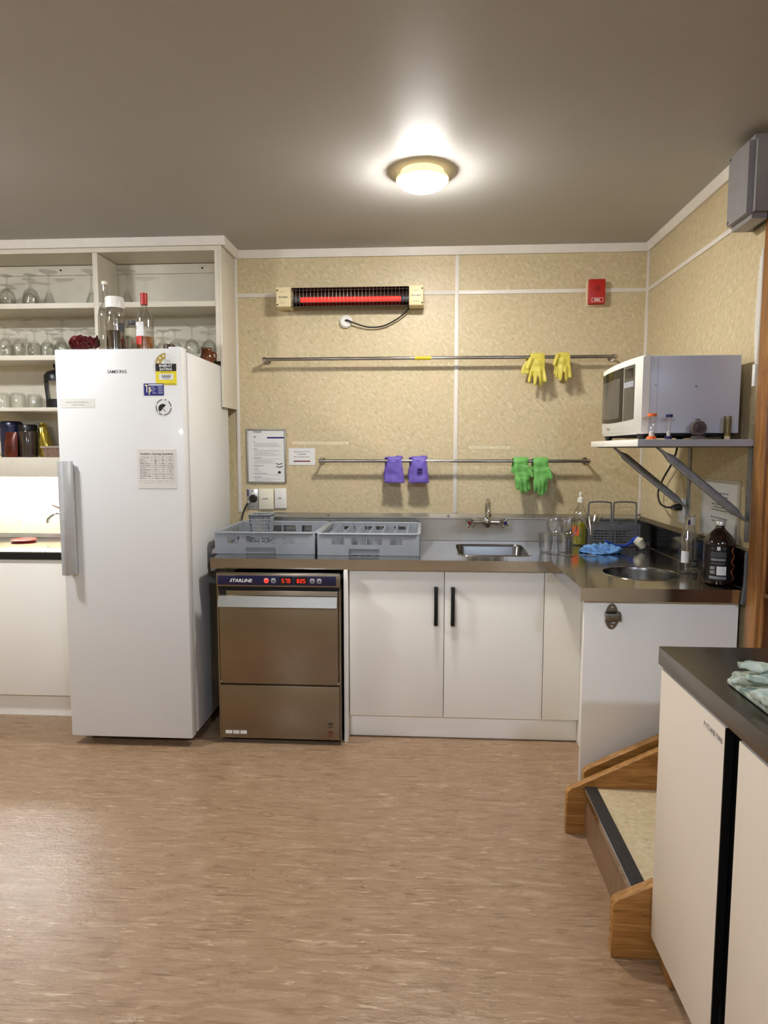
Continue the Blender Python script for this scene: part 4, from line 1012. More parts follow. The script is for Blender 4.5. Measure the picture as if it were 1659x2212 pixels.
# ------------------------------------------------------------------ dishwasher racks on the bench
def rack(name, x0, x1, y0, y1, label, dividers):
    z0 = ZB_ + 0.001; h = 0.108; t_ = 0.010
    t = thing(name, ((x0 + x1) / 2, (y0 + y1) / 2, z0), label, 'dish rack')
    W = x1 - x0; D = y1 - y0
    def wall(L, wins):
        # upright wall in (s, z): solid bands, row of openings, hand notch at the bottom
        cells = []
        n0, n1 = L * 0.31, L * 0.61
        cells += [(0, n0, 0, 0.032), (n1, L, 0, 0.032), (0, L, 0.032, 0.052), (0, L, 0.088, h)]
        xs = [0]
        for a, b_ in wins: xs += [a * L, b_ * L]
        xs.append(L)
        for k in range(0, len(xs), 2): cells.append((xs[k], xs[k + 1], 0.052, 0.088))
        return cells
    wins = ((0.13, 0.245), (0.315, 0.455), (0.47, 0.615), (0.685, 0.80)) if not dividers else ((0.145, 0.265), (0.335, 0.405), (0.415, 0.48), (0.49, 0.555), (0.565, 0.635), (0.71, 0.835))
    for side in range(4):
        bm = B(); L = W if side in (0, 2) else D
        for a, b_, za, zb_ in wall(L, wins):
            if side == 0: box(bm, x0 + a, y0, z0 + za, x0 + b_, y0 + t_, z0 + zb_)
            elif side == 2: box(bm, x0 + a, y1 - t_, z0 + za, x0 + b_, y1, z0 + zb_)
            elif side == 1: box(bm, x0, y0 + max(a, t_), z0 + za, x0 + t_, y0 + min(b_, L - t_), z0 + zb_)
            else: box(bm, x1 - t_, y0 + max(a, t_), z0 + za, x1, y0 + min(b_, L - t_), z0 + zb_)
        bmesh.ops.remove_doubles(bm, verts=bm.verts[:], dist=1e-5)
        obj('side_wall', bm, MAT_RACK, t, 20)
    # recessed skirt seen through the hand notch, rounded corner posts and a rolled rim
    bm = B(); box(bm, x0 + W * 0.311, y0 + 0.0065, z0 + 0.002, x0 + W * 0.609, y0 + 0.0098, z0 + 0.0315); obj('notch_back', bm, MAT_RACK, t)
    rim = B(); pts = [Vector((p[0], p[1], z0 + h - 0.001)) for p in rrect(x0 - 0.001, y0 - 0.001, x1 + 0.001, y1 + 0.001, 0.03, 6)]
    tube(rim, pts, 0.0062, 8, closed=True); obj('rim', rim, MAT_RACK, t)
    # open lattice floor
    bm = B(); n = 14
    for k in range(n + 1):
        x = x0 + 0.012 + (W - 0.024) * k / n; box(bm, x - 0.002, y0 + 0.011, z0 + 0.012, x + 0.002, y1 - 0.011, z0 + 0.020)
        y = y0 + 0.012 + (D - 0.024) * k / n; box(bm, x0 + 0.011, y - 0.002, z0 + 0.012, x1 - 0.011, y + 0.002, z0 + 0.020)
    o = obj('lattice_floor', bm, MAT_RACK, t, 20); o['kind'] = 'stuff'
    if dividers:
        for k in range(1, 8):
            x = x0 + W * k / 8
            bm = B(); poly = [(y0 + 0.011, z0 + 0.03)]
            m_ = 10
            for q in range(m_ + 1):
                y = y0 + 0.014 + (D - 0.028) * q / m_
                poly += [(y - 0.008, z0 + 0.070), (y - 0.006, z0 + 0.110), (y + 0.006, z0 + 0.110), (y + 0.008, z0 + 0.070)]
            poly += [(y1 - 0.011, z0 + 0.03)]
            poly = [(max(y0 + 0.011, min(y1 - 0.011, a)), b_) for a, b_ in poly]
            prism(bm, poly, 'x', x - 0.003, x + 0.003); obj('divider', bm, MAT_RACK, t, 20)
        for k in range(1, 6):
            y = y0 + D * k / 6
            obj('cross_divider', cbox(x0 + 0.011, y - 0.0015, z0 + 0.040, x1 - 0.011, y + 0.0015, z0 + 0.078), MAT_RACK, t)
    return t
rack('open_rack', -1.058, -0.548, 3.238, 3.752, 'open grey plastic dishwasher rack holding a small basket, next to fridge', False)
rack('divided_rack', -0.533, -0.026, 3.220, 3.735, 'grey plastic dishwasher rack with divided compartments, nearer the sink', True)
cbk = thing('cutlery_basket', (-0.905, 3.60, 0.925), 'small grey latticed cutlery basket in the open rack', 'basket')
bx0, bx1, by0, by1, bz0, bz1 = -0.962, -0.850, 3.545, 3.655, 0.9225, 1.068
def tbar(bm, p0, p1, p2, p3, s):   # bar on a tapered wall: lerp between bottom and top corners
    pass
for side in range(4):
    bm = B(); nn = 8
    def cor(f, z):
        k = 0.008 * (1 - (z - bz0) / (bz1 - bz0))
        X0, X1, Y0, Y1 = bx0 + k, bx1 - k, by0 + k, by1 - k
        return {0: (X0 + (X1 - X0) * f, Y0, z), 1: (X1, Y0 + (Y1 - Y0) * f, z), 2: (X1 + (X0 - X1) * f, Y1, z), 3: (X0, Y1 + (Y0 - Y1) * f, z)}[side]
    for k in range(nn + 1): tube(bm, [cor(k / nn, bz0), cor(k / nn, bz1)], 0.0028, 5)
    for k in range(7): z = bz0 + 0.003 + (bz1 - bz0 - 0.03) * k / 6; tube(bm, [cor(0, z), cor(1, z)], 0.0026, 5)
    o = obj('lattice_side', bm, MAT_RACK, cbk); o['kind'] = 'stuff'
    bm = B(); a, b_ = cor(-0.02, bz1 - 0.024), cor(1.02, bz1 - 0.024)
    c_, d_ = cor(1.03, bz1), cor(-0.03, bz1)
    vs = [bm.verts.new(p) for p in (a, b_, c_, d_)]; bm.faces.new(vs)
    r = bmesh.ops.solidify(bm, geom=bm.faces[:], thickness=0.003); obj('top_band', bm, MAT_RACK, cbk)
bm = B(); tube(bm, [(p[0], p[1], bz1) for p in rrect(bx0 - 0.004, by0 - 0.004, bx1 + 0.004, by1 + 0.004, 0.008, 3)], 0.0035, 6, closed=True); obj('rim', bm, MAT_RACK, cbk)
obj('floor_plate', cbox(bx0 + 0.008, by0 + 0.008, bz0 - 0.001, bx1 - 0.008, by1 - 0.008, bz0 + 0.002), MAT_RACK, cbk)

# ------------------------------------------------------------------ glassware on the bench
Z1 = ZB_ + 0.0008
def shell(outer, t_):
    # outer profile bottom -> rim, returns closed profile with an inner wall
    inner = [(max(r - t_, 0.0005), z + (t_ if k == 0 else 0)) for k, (r, z) in enumerate(outer)]
    return outer + [(outer[-1][0] - t_ / 2, outer[-1][1] + t_ * 0.4)] + inner[::-1]
def wine_glass(x, y, label, s=1.0, stem=0.088, bowl=((0.004, 0.0), (0.022, 0.008), (0.038, 0.030), (0.0425, 0.052), (0.0405, 0.075), (0.034, 0.102)), foot=0.036, cat='glass', grp='glasses on the bench'):
    t = thing('wine_glass', (x, y, Z1), label, cat, grp)
    bm = B(); lathe(bm, [(0, Z1), (foot, Z1), (foot, Z1 + 0.0018), (0.012, Z1 + 0.005), (0.0045, Z1 + 0.012), (0, Z1 + 0.012)], 32, (x, y, 0)); obj('foot', bm, MAT_GLASS, t)
    bm = B(); lathe(bm, [(0, Z1 + 0.0122), (0.0042, Z1 + 0.0122), (0.0034, Z1 + stem * 0.5), (0.0042, Z1 + stem), (0, Z1 + stem)], 14, (x, y, 0)); obj('stem', bm, MAT_GLASS, t)
    pr = shell([(r * s, Z1 + stem + 0.0003 + z * s) for r, z in bowl], 0.0014)
    bm = B(); lathe(bm, [(0, pr[0][1])] + pr + [(0, pr[-1][1])], 36, (x, y, 0)); obj('bowl', bm, MAT_GLASS, t)
    return t
wine_glass(0.655, 3.348, 'left stemmed balloon wine glass on the bench by the sink')
wine_glass(0.714, 3.298, 'right stemmed balloon wine glass overlapping its neighbour on the bench')
wine_glass(0.824, 3.298, 'martini glass with conical bowl on the bench before the blue cloth', stem=0.100, bowl=((0.003, 0.0), (0.008, 0.010), (0.018, 0.030), (0.034, 0.060), (0.050, 0.086), (0.057, 0.097)), foot=0.037)
def tumbler(x, y, label, r=0.037, h=0.092):
    t = thing('tumbler', (x, y, Z1), label, 'glass', 'glasses on the bench')
    bm = B(); seg = 10
    o_ = [(r * 0.80, Z1), (r * 0.84, Z1 + 0.012), (r * 0.95, Z1 + h * 0.6), (r, Z1 + h)]
    pr = shell(o_, 0.0026)
    pr = [(0, Z1)] + pr[:-1] + [(r * 0.76, Z1 + 0.012), (0, Z1 + 0.012)]
    lathe(bm, pr, 40, (x, y, 0)); obj('glass_body', bm, MAT_GLASS, t)
    bm = B(); lathe(bm, [(0, Z1 + 0.001), (r * 0.74, Z1 + 0.001), (r * 0.74, Z1 + 0.0105), (0, Z1 + 0.0105)], 24, (x, y, 0)); obj('thick_base', bm, MAT_GLASS, t)
    return t
tumbler(0.626, 3.430, 'short clear tumbler left of the wine glasses')
tumbler(0.716, 3.430, 'short clear tumbler standing behind the wine glasses')

def bottle(name, x, y, z, prof, m, label, cat='bottle', group=None, sy=1.0, shellt=0.002):
    t = thing(name, (x, y, z), label, cat, group)
    pr = [(r, z + q) for r, q in prof]
    bm = B(); inner = [(max(r - shellt, 0.001), q) for r, q in pr[1:]]
    inner[0] = (inner[0][0], inner[0][1] + 0.004)
    lathe(bm, [(0, z)] + pr[1:] + inner[::-1] + [(0, inner[0][1])], 32, (x, y, 0), 1, sy); obj('bottle_body', bm, m, t)
    return t
def fill(t, x, y, z, prof, level, m, sy=1.0, inset=0.0028):
    pts = [(0, z + 0.006)]
    last = None
    for r, q in prof[1:]:
        if q > level:
            if last:
                f = (level - last[1]) / (q - last[1]); pts.append((last[0] + (r - last[0]) * f - inset, z + level))
            break
        pts.append((max(r - inset, 0.001), z + max(q, 0.006))); last = (r, q)
    pts.append((0, z + level))
    bm = B(); lathe(bm, pts, 28, (x, y, 0), 1, sy); return obj('liquid', bm, m, t)
def band(t, x, y, z, r, z0, z1, a0, a1, m, name='label', sy=1.0, lab=None, n=16, th=0.0006):
    bm = B(); rings = []
    for rr in (r + 0.0003, r + th):
        rings.append([[bm.verts.new((x + rr * math.cos(a0 + (a1 - a0) * k / n), y + sy * rr * math.sin(a0 + (a1 - a0) * k / n), zz)) for k in range(n + 1)] for zz in (z + z0, z + z1)])
    for k in range(n):
        for g in rings: bm.faces.new((g[0][k], g[0][k + 1], g[1][k + 1], g[1][k]))
    for zz in (0, 1):
        for k in range(n): bm.faces.new((rings[0][zz][k], rings[0][zz][k + 1], rings[1][zz][k + 1], rings[1][zz][k]))
    for k in (0, n): bm.faces.new((rings[0][0][k], rings[1][0][k], rings[1][1][k], rings[0][1][k]))
    o = obj(name, bm, m, t)
    if lab: o['label'] = lab
    return o
def pump_cap(t, x, y, z, m):
    bm = B(); lathe(bm, [(0, z), (0.017, z), (0.017, z + 0.022), (0.010, z + 0.026), (0.0065, z + 0.028), (0.0065, z + 0.040), (0.0085, z + 0.043), (0.007, z + 0.055), (0, z + 0.056)], 20, (x, y, 0)); return obj('push_cap', bm, m, t)
sp = [(0, 0), (0.037, 0), (0.040, 0.006), (0.040, 0.13), (0.038, 0.17), (0.030, 0.195), (0.018, 0.212), (0.014, 0.220), (0.014, 0.236)]
sx_, sy_ = 0.853, 3.665
t = bottle('dish_soap_bottle', sx_, sy_, Z1, sp, MAT_GLASS, 'clear dish soap bottle half full of yellow liquid with white push cap', sy=0.7)
fill(t, sx_, sy_, Z1, sp, 0.125, mat('yellow_soap', (206, 196, 30), 0.15, spec=0.6, trans=0.35, ior=1.36), 0.7)
pump_cap(t, sx_, sy_, Z1 + 0.2362, MAT_WHITEP)
band(t, sx_, sy_, Z1, 0.040, 0.055, 0.105, PI * 1.0, PI * 1.42, mat('orange_label', (226, 96, 40), 0.5), sy=0.7, lab='orange label')
# two-compartment dark cutlery basket with wire-like handles
cb2 = thing('dark_cutlery_basket', (1.025, 3.66, Z1), 'dark grey cutlery basket with two tall loop handles in the corner', 'basket')
KX0, KX1, KY0, KY1, KZ1 = 0.893, 1.160, 3.615, 3.720, Z1 + 0.120
def bow(f): return 0.018 * math.sin(PI * f)
for half in range(2):
    xa, xb = (KX0, 1.0255) if half == 0 else (1.0275, KX1)
    for y, sgn in ((KY0, -1), (KY1, 1)):
        bm = B()
        def P(f, z): return (xa + (xb - xa) * f, y + (-bow((half + f) / 2) if sgn < 0 else 0), z)
        for k in range(8): tube(bm, [P(k / 7, Z1 + 0.001), P(k / 7, KZ1)], 0.0020 if k not in (0, 7) else 0.004, 5)
        for k in range(7): z = Z1 + 0.004 + k * 0.0145; tube(bm, [P(q / 6, z) for q in range(7)], 0.0026, 5)
        o = obj('lattice_side', bm, MAT_DKBASK, cb2); o['kind'] = 'stuff'
        bm = B(); rings = []
        for q in range(9):
            p = Vector(P(q / 8, KZ1 - 0.026)); rings.append([bm.verts.new(p + Vector((0, a, b_))) for a, b_ in ((-0.0025, 0), (0.0025, 0), (0.0025, 0.028), (-0.0025, 0.028))])
        skin(bm, rings); obj('top_band', bm, MAT_DKBASK, cb2)
    for x in (xa, xb):
        obj('end_wall', cbox(x - 0.002, KY0 + 0.001, Z1 + 0.002, x + 0.002, KY1 - 0.002, KZ1), MAT_DKBASK, cb2)
    bm = B(); hz = 0.240
    tube(bm, smooth_path([(xa + 0.004, 3.667, KZ1 - 0.01), (xa + 0.006, 3.667, Z1 + hz - 0.018), (xa + 0.016, 3.667, Z1 + hz - 0.004), ((xa + xb) / 2, 3.667, Z1 + hz), (xb - 0.016, 3.667, Z1 + hz - 0.004), (xb - 0.006, 3.667, Z1 + hz - 0.018), (xb - 0.004, 3.667, KZ1 - 0.01)], 5), 0.0042, 8)
    obj('loop_handle', bm, MAT_DKBASK, cb2)
obj('floor_plate', cbox(KX0, KY0, Z1, KX1, KY1, Z1 + 0.002), MAT_DKBASK, cb2)

# crumpled blue cloth
def crumple(cx, cy, z, rx, ry, h, seed, sub=5, freq=1.0):
    bm = B(); bmesh.ops.create_icosphere(bm, subdivisions=sub, radius=1.0)
    for v in bm.verts:
        p = v.co.copy()
        q = p * (1.6 * freq) + Vector((seed, seed * 1.7, 0))
        rid = 1 - abs(noise.noise(q)) * 2.0
        rid2 = 1 - abs(noise.noise(q * 2.3 + Vector((5, 1, 2)))) * 2.0
        lobe = 1 + 0.28 * noise.noise(p * 1.3 + Vector((seed * 3, 0, 1)))
        k = lobe + 0.16 * rid + 0.10 * rid2 - 0.2
        zz = max(-0.12, p.z)
        v.co = Vector((cx + p.x * rx * k, cy + p.y * ry * k, z + 0.004 + max(0.0, (zz + 0.12)) * h * (0.55 + 0.38 * rid + 0.25 * rid2)))
    return bm
o = obj('blue_cloth', crumple(0.905, 3.400, Z1 - 0.0035, 0.100, 0.070, 0.042, 2.3, 5, 1.1), MAT_BLUECLOTH, None, 180)
tag(o, 'crumpled pale blue cleaning cloth on the bench behind the martini glass', 'cloth')
# dish brush
db = thing('dish_brush', (1.06, 3.45, Z1), 'blue dish brush with white bristles lying beyond the round chute', 'brush')
bm = B(); tube(bm, smooth_path([(0.925, 3.405, Z1 + 0.060), (0.98, 3.43, Z1 + 0.034), (1.04, 3.46, Z1 + 0.028), (1.085, 3.485, Z1 + 0.050)], 5), [0.006] * 8 + [0.0075] * 8, 8); obj('handle', bm, MAT_BRUSH, db)
bm = B(); tube(bm, [(1.080, 3.482, Z1 + 0.050), (1.105, 3.49, Z1 + 0.056), (1.135, 3.495, Z1 + 0.040)], [0.010, 0.020, 0.012], 10); obj('brush_head', bm, MAT_BRUSH, db)
bm = B(); tube(bm, [(1.098, 3.480, Z1 + 0.058), (1.112, 3.472, Z1 + 0.048), (1.135, 3.468, Z1 + 0.016)], [0.018, 0.026, 0.016], 12)
for v in bm.verts: v.co += Vector((random.uniform(-1, 1), random.uniform(-1, 1), random.uniform(-1, 1))) * 0.0015
obj('bristles', bm, MAT_BRIST, db)

# bottles by the chute
cp = [(0, 0), (0.026, 0), (0.0295, 0.006), (0.0305, 0.05), (0.0305, 0.125), (0.026, 0.150), (0.0165, 0.178), (0.0125, 0.205), (0.0125, 0.232), (0.0142, 0.234), (0.0142, 0.243)]
t = bottle('clear_bottle', 1.118, 2.868, Z1, cp, MAT_GLASS, 'empty clear long-neck bottle nearest the chute on the bench', group='clear bottles by the chute')
band(t, 1.118, 2.868, Z1, 0.0305, 0.045, 0.095, PI * 1.18, PI * 1.5, MAT_PAPER, lab='torn white paper label')
band(t, 1.118, 2.868, Z1, 0.0128, 0.206, 0.226, PI * 1.45, PI * 1.75, mat('violet_label', (60, 50, 110), 0.5), 'neck_label')
t = bottle('clear_bottle', 1.168, 2.948, Z1, cp, MAT_GLASS, 'clear bottle with silver foil neck beside the amber flagon', group='clear bottles by the chute')
band(t, 1.168, 2.948, Z1, 0.0135, 0.196, 0.231, 0, 2 * PI * 0.999, mat('silver_foil', (206, 206, 204), 0.3, 0.6, bmp=0.5, bs=200), 'foil_neck', n=28)
band(t, 1.168, 2.948, Z1, 0.0305, 0.012, 0.042, PI * 1.1, PI * 1.9, mat('black_label', (30, 30, 32), 0.5), lab='small dark label')
band(t, 1.168, 2.948, Z1, 0.0308, 0.018, 0.036, PI * 1.45, PI * 1.7, MAT_PAPER, 'label_print')
# amber flagon with a printed wrap
gp = [(0, 0), (0.050, 0), (0.056, 0.006), (0.057, 0.02), (0.057, 0.155), (0.053, 0.175), (0.040, 0.195), (0.024, 0.211), (0.0165, 0.222), (0.0165, 0.230)]
gx, gy = 1.152, 2.632
amb = mat('amber_glass', (30, 12, 5), 0.08, spec=0.6, coat=0.5)
t = bottle('amber_flagon', gx, gy, Z1, gp, amb, 'dark amber flagon with black and orange label at the bench end')
bm = B(); lathe(bm, [(0, Z1 + 0.2305), (0.0205, Z1 + 0.2305), (0.0205, Z1 + 0.246), (0.018, Z1 + 0.249), (0, Z1 + 0.249)], 24, (gx, gy, 0)); obj('screw_cap', bm, mat('white_metal_cap', (206, 204, 198), 0.35, 0.5), t)
lb_ = band(t, gx, gy, Z1, 0.057, 0.018, 0.158, PI * 1.08, PI * 1.92, mat('black_wrap_label', (16, 14, 14), 0.35), n=28, lab='black wrap label with white print')
def onlabel(a, z, w_, h_, m, nm='label_print'):
    r = 0.0578; da = w_ / r
    return band(lb_, gx, gy, Z1, r, z, z + h_, a - da / 2, a + da / 2, m, nm, n=6)
A0 = PI * 1.36
for z, hh, wd, off, m in ((0.026, 0.011, 0.062, 0, MAT_GINK), (0.042, 0.034, 0.034, 0.22, MAT_PAPER), (0.046, 0.013, 0.018, -0.33, MAT_GINK), (0.063, 0.012, 0.018, -0.33, MAT_GINK), (0.083, 0.008, 0.050, 0, MAT_DOTINK), (0.097, 0.009, 0.052, 0, MAT_GINK), (0.110, 0.022, 0.056, 0, MAT_DOTINK), (0.138, 0.014, 0.012, 0, MAT_PAPER), (0.140, 0.010, 0.012, 0.36, MAT_DOTINK), (0.140, 0.010, 0.012, -0.36, MAT_DOTINK)):
    onlabel(A0 + off, z, wd, hh, m)
bm = B(); rg = random.Random(8)
pts = []
for k in range(16):
    a = PI * 1.69 + 0.13 * math.sin(k * 1.3) + rg.uniform(-0.04, 0.04); z = 0.022 + k * 0.0085
    pts.append((gx + 0.0580 * math.cos(a), gy + 0.0580 * math.sin(a), Z1 + z))
tube(bm, smooth_path(pts, 3), [0.0085 * (0.45 + 0.55 * abs(math.sin(k * 0.33 + 1))) for k in range(46)], 7, flat=[(1.0, 0.25)] * 46)
for v in bm.verts:
    d = Vector((v.co.x - gx, v.co.y - gy, 0)); r = d.length
    d.normalize(); rr = 0.0577 if r < 0.0578 else min(r, 0.0590)
    v.co.x, v.co.y = gx + d.x * rr, gy + d.y * rr
obj('orange_artwork', bm, mat('orange_brown_ink', (170, 84, 44), 0.5, var=0.3, vs=80), lb_)

# ------------------------------------------------------------------ microwave shelf on the right wall
MZ = 1.463
ms_ = thing('microwave_shelf', (1.0, 2.85, 1.1), 'grey-edged white shelf on strut brackets carrying the microwave', 'shelf')
obj('board', cbox(0.786, 2.510, MZ - 0.026, XR - 0.0005, 3.200, MZ, 0.001), MAT_WHITEP, ms_)
obj('edge_strip', cbox(0.7865, 2.507, MZ - 0.0255, XR - 0.001, 2.5098, MZ - 0.0005), mat('grey_edge_strip', (168, 166, 170), 0.5), ms_)
for y in (2.560, 3.130):
    bm = B(); box(bm, 0.80, y - 0.016, MZ - 0.0300, XR - 0.004, y + 0.016, MZ - 0.0262); br = obj('bracket_arm', bm, MAT_GALV, ms_)
    bm = B(); box(bm, XR - 0.0045, y - 0.016, 1.075 if y < 3 else 1.10, XR - 0.0008, y + 0.016, MZ - 0.0301); obj('bracket_upright', bm, MAT_GALV, ms_)
    p0, p1 = Vector((0.878, y, MZ - 0.032)), Vector((XR - 0.006, y, 1.155))
    d = p1 - p0; n_ = 14; pts = [p0 + d * (k / n_) for k in range(n_ + 1)]
    fl = []
    for k in range(n_ + 1):
        e = min(k, n_ - k)
        fl.append({0: (1.3, 0.18), 1: (1.2, 0.35)}.get(e, (1.0, 1.0)))
    bm = B(); tube(bm, pts, 0.0165, 12, flat=[(b_, a) if False else (a, b_) for a, b_ in fl]); obj('strut', bm, MAT_GALV, ms_)
mw = thing('microwave', (0.985, 2.85, MZ), 'white microwave oven seen from its side on the right-hand shelf', 'microwave')
WX0, WX1, WY0, WY1, WZ0, WZ1 = 0.845, 1.180, 2.582, 3.125, 1.487, 1.778
obj('case', cbox(WX0, WY0, WZ0, WX1, WY1, WZ1, 0.004), mat('pale_grey_enamel', (196, 198, 209), 0.35, var=0.01), mw)
# front with a bowed face
bm = B(); rings = []
nseg = 14
for q in range(nseg + 1):
    f = q / nseg; y = WY0 - 0.004 + (WY1 - WY0 + 0.008) * f; bow_ = 0.016 * math.sin(PI * f)
    xf = 0.806 - bow_; edge = 0.012 * (abs(2 * f - 1) ** 8)
    rings.append([bm.verts.new(p) for p in ((WX0 - 0.0005, y, WZ0 - 0.002), (xf + 0.010 + edge, y, WZ0 - 0.002), (xf + edge, y, WZ0 + 0.008), (xf + edge, y, WZ1 - 0.006), (xf + 0.012 + edge, y, WZ1 + 0.002), (WX0 - 0.0005, y, WZ1 + 0.002))])
skin(bm, rings); fr_ = obj('front_frame', bm, MAT_WHITEP, mw, 50)
def curved_panel(y0, y1, z0, z1, off, n=10):
    bm = B(); rings = []
    for q in range(n + 1):
        y = y0 + (y1 - y0) * q / n; f = (y - WY0 + 0.004) / (WY1 - WY0 + 0.008); x = 0.806 - 0.016 * math.sin(PI * f) + 0.012 * (abs(2 * f - 1) ** 8)
        dz = 0.010 * math.sin(PI * f) if z0 < 1.6 else 0
        rings.append([bm.verts.new(p) for p in ((x - off, y, z0 - dz), (x + 0.002, y, z0 - dz), (x + 0.002, y, z1), (x - off, y, z1))])
    skin(bm, rings); return bm
smoke = mat('smoked_glass', (34, 31, 25), 0.05, spec=0.07)
obj('door_glass', curved_panel(2.735, 3.108, 1.546, 1.752, 0.0012), smoke, fr_)
obj('inner_window', curved_panel(2.775, 3.075, 1.562, 1.715, 0.0018), mat('grey_screen', (84, 80, 72), 0.10, spec=0.07), fr_)
cpn = obj('control_panel', curved_panel(2.628, 2.728, 1.546, 1.752, 0.0012), mat('dark_control_panel', (70, 68, 62), 0.25), fr_)
obj('display', curved_panel(2.640, 2.716, 1.705, 1.740, 0.0020, 4), mat('display_black', (22, 22, 22), 0.1), cpn)
obj('button_bar', curved_panel(2.632, 2.724, 1.668, 1.690, 0.0022, 4), MAT_GASKET, cpn)
bm = B(); text(bm, 'Tesni', 0.011, (0.7882, 2.925, 1.508), FACE_W, width=0.045, align='CENTER', bold=0.02)
obj('brand_lettering', bm, MAT_DOTINK, fr_, 0)
for x in (0.835, 1.15):
    for y in (2.62, 3.08):
        bm = B(); tube(bm, [(x, y, MZ + 0.0005), (x, y, WZ0 - 0.0005)], [0.012, 0.020], 14); obj('foot', bm, MAT_BLACK, mw)
obj('base_pan', cbox(WX0 + 0.01, WY0 + 0.015, WZ0 - 0.010, WX1 - 0.01, WY1 - 0.015, WZ0 - 0.0003), MAT_MATTBLK, mw)
bm = B(); tube(bm, [(1.018, WY0 - 0.0004, 1.662), (1.018, WY0 - 0.003, 1.662)], [0.0055, 0.0045], 14); obj('side_screw', bm, MAT_GASKET, mw)
bm = B(); tube(bm, [(0.868, WY0 - 0.0004, 1.668), (0.868, WY0 - 0.002, 1.668)], [0.003, 0.003], 10); obj('side_screw', bm, MAT_GASKET, mw)
obj('seam', cbox(0.8745, WY0 - 0.0006, WZ0 + 0.004, 0.8755, WY0 + 0.001, WZ1 - 0.004), MAT_GASKET, mw)
# timers and oddments along the shelf edge
def sand_timer(x, y, m, label, h, r, lower):
    t = thing('sand_timer', (x, y, MZ), label, 'timer', 'sand timers on the shelf')
    z = MZ + 0.0008
    for a in (0, 1):
        zz = z + (h - 0.011) * a
        bm = B(); lathe(bm, [(0, zz), (r, zz), (r, zz + 0.010), (r * 0.8, zz + 0.011), (0, zz + 0.011)], 20, (x, y, 0)); obj('end_cap', bm, m, t)
    hm = h / 2; g = []
    for k in range(13):
        f = k / 12; q = abs(2 * f - 1)
        g.append(((0.0022 + (r * 0.72 - 0.0022) * min(1, q * 1.9) ** 0.7) if lower else r * 0.62, z + 0.0112 + (h - 0.0224) * f))
    bm = B(); lathe(bm, [(0, g[0][1])] + g + [(0, g[-1][1])], 18, (x, y, 0)); obj('glass_bulb', bm, MAT_GLASS, t)
    bm = B(); zt = z + h * 0.30; lathe(bm, [(0, z + 0.0115)] + [(r * 0.60 if lower else r * 0.52, z + 0.0115), (r * 0.52, zt), (0, zt + 0.004)], 14, (x, y, 0)); obj('sand', bm, MAT_WHITEP, t)
sand_timer(0.843, 2.532, mat('orange_plastic', (240, 110, 46), 0.4), 'orange-capped sand timer in front of the microwave', 0.095, 0.0165, True)
sand_timer(0.906, 2.536, mat('navy_plastic', (32, 34, 92), 0.4), 'slim navy-capped sand timer beside the orange one', 0.092, 0.0125, False)
wc = thing('wind_up_timer', (1.012, 2.536, MZ), 'round brown wind-up kitchen timer standing on the microwave shelf', 'timer')
br_ = mat('translucent_brown_plastic', (96, 84, 82), 0.2, var=0.15, coat=0.4)
bm = B(); tube(bm, [(1.012, 2.522, MZ + 0.041), (1.012, 2.526, MZ + 0.041), (1.012, 2.544, MZ + 0.041), (1.012, 2.549, MZ + 0.041)], [0.025, 0.0285, 0.0285, 0.024], 28); obj('dial_case', bm, br_, wc)
bm = B(); tube(bm, [(1.012, 2.5215, MZ + 0.041), (1.012, 2.516, MZ + 0.041)], [0.016, 0.014], 20); obj('knob', bm, mat('brown_knob', (70, 58, 56), 0.3), wc)
obj('stand', cbox(0.990, 2.522, MZ + 0.0006, 1.034, 2.550, MZ + 0.0125, 0.003), br_, wc)
bm = B(); lathe(bm, [(0, MZ + 0.0705), (0.008, MZ + 0.0705), (0.010, MZ + 0.0745), (0, MZ + 0.0765)], 14, (1.010, 2.536, 0)); obj('top_button', bm, br_, wc)
cn = thing('wax_vial', (1.122, 2.545, MZ), 'narrow yellowed vial with cream wax base at the shelf end', 'vial')
bm = B(); lathe(bm, [(0, MZ + 0.0006), (0.010, MZ + 0.0006), (0.0105, MZ + 0.022), (0, MZ + 0.024)], 16, (1.122, 2.545, 0)); obj('wax', bm, mat('cream_wax', (214, 204, 164), 0.5), cn)
bm = B(); lathe(bm, [(0.0106, MZ + 0.012), (0.0135, MZ + 0.030), (0.0135, MZ + 0.086), (0.0125, MZ + 0.086), (0.0122, MZ + 0.030), (0.0106, MZ + 0.012)], 18, (1.122, 2.545, 0)); obj('sleeve', bm, m_glass('yellowed_plastic', (0.86, 0.82, 0.66), 0.5, 0.3), cn)
# microwave flex and wall socket
so = thing('white_socket', (XR, 3.19, 1.08), 'white wall socket with black plug under the microwave shelf', 'socket')
obj('plate', cbox(XR - 0.010, 3.130 + 0.02, 1.080, XR - 0.0005, 3.225, 1.195, 0.002), MAT_WHITEP, so)
bm = B(); tube(bm, [(XR - 0.0105, 3.185, 1.155), (XR - 0.034, 3.188, 1.153), (XR - 0.05, 3.200, 1.150)], [0.017, 0.016, 0.009], 14); obj('plug', bm, MAT_BLACK, so)
bm = B(); tube(bm, smooth_path([(XR - 0.05, 3.201, 1.150), (XR - 0.052, 3.28, 1.148), (XR - 0.045, 3.37, 1.160), (XR - 0.035, 3.43, 1.21), (XR - 0.03, 3.38, 1.28), (XR - 0.03, 3.27, 1.36), (XR - 0.03, 3.215, 1.43), (XR - 0.03, 3.212, 1.50)], 6), 0.0048, 8); obj('flex', bm, MAT_RUBBER, so)
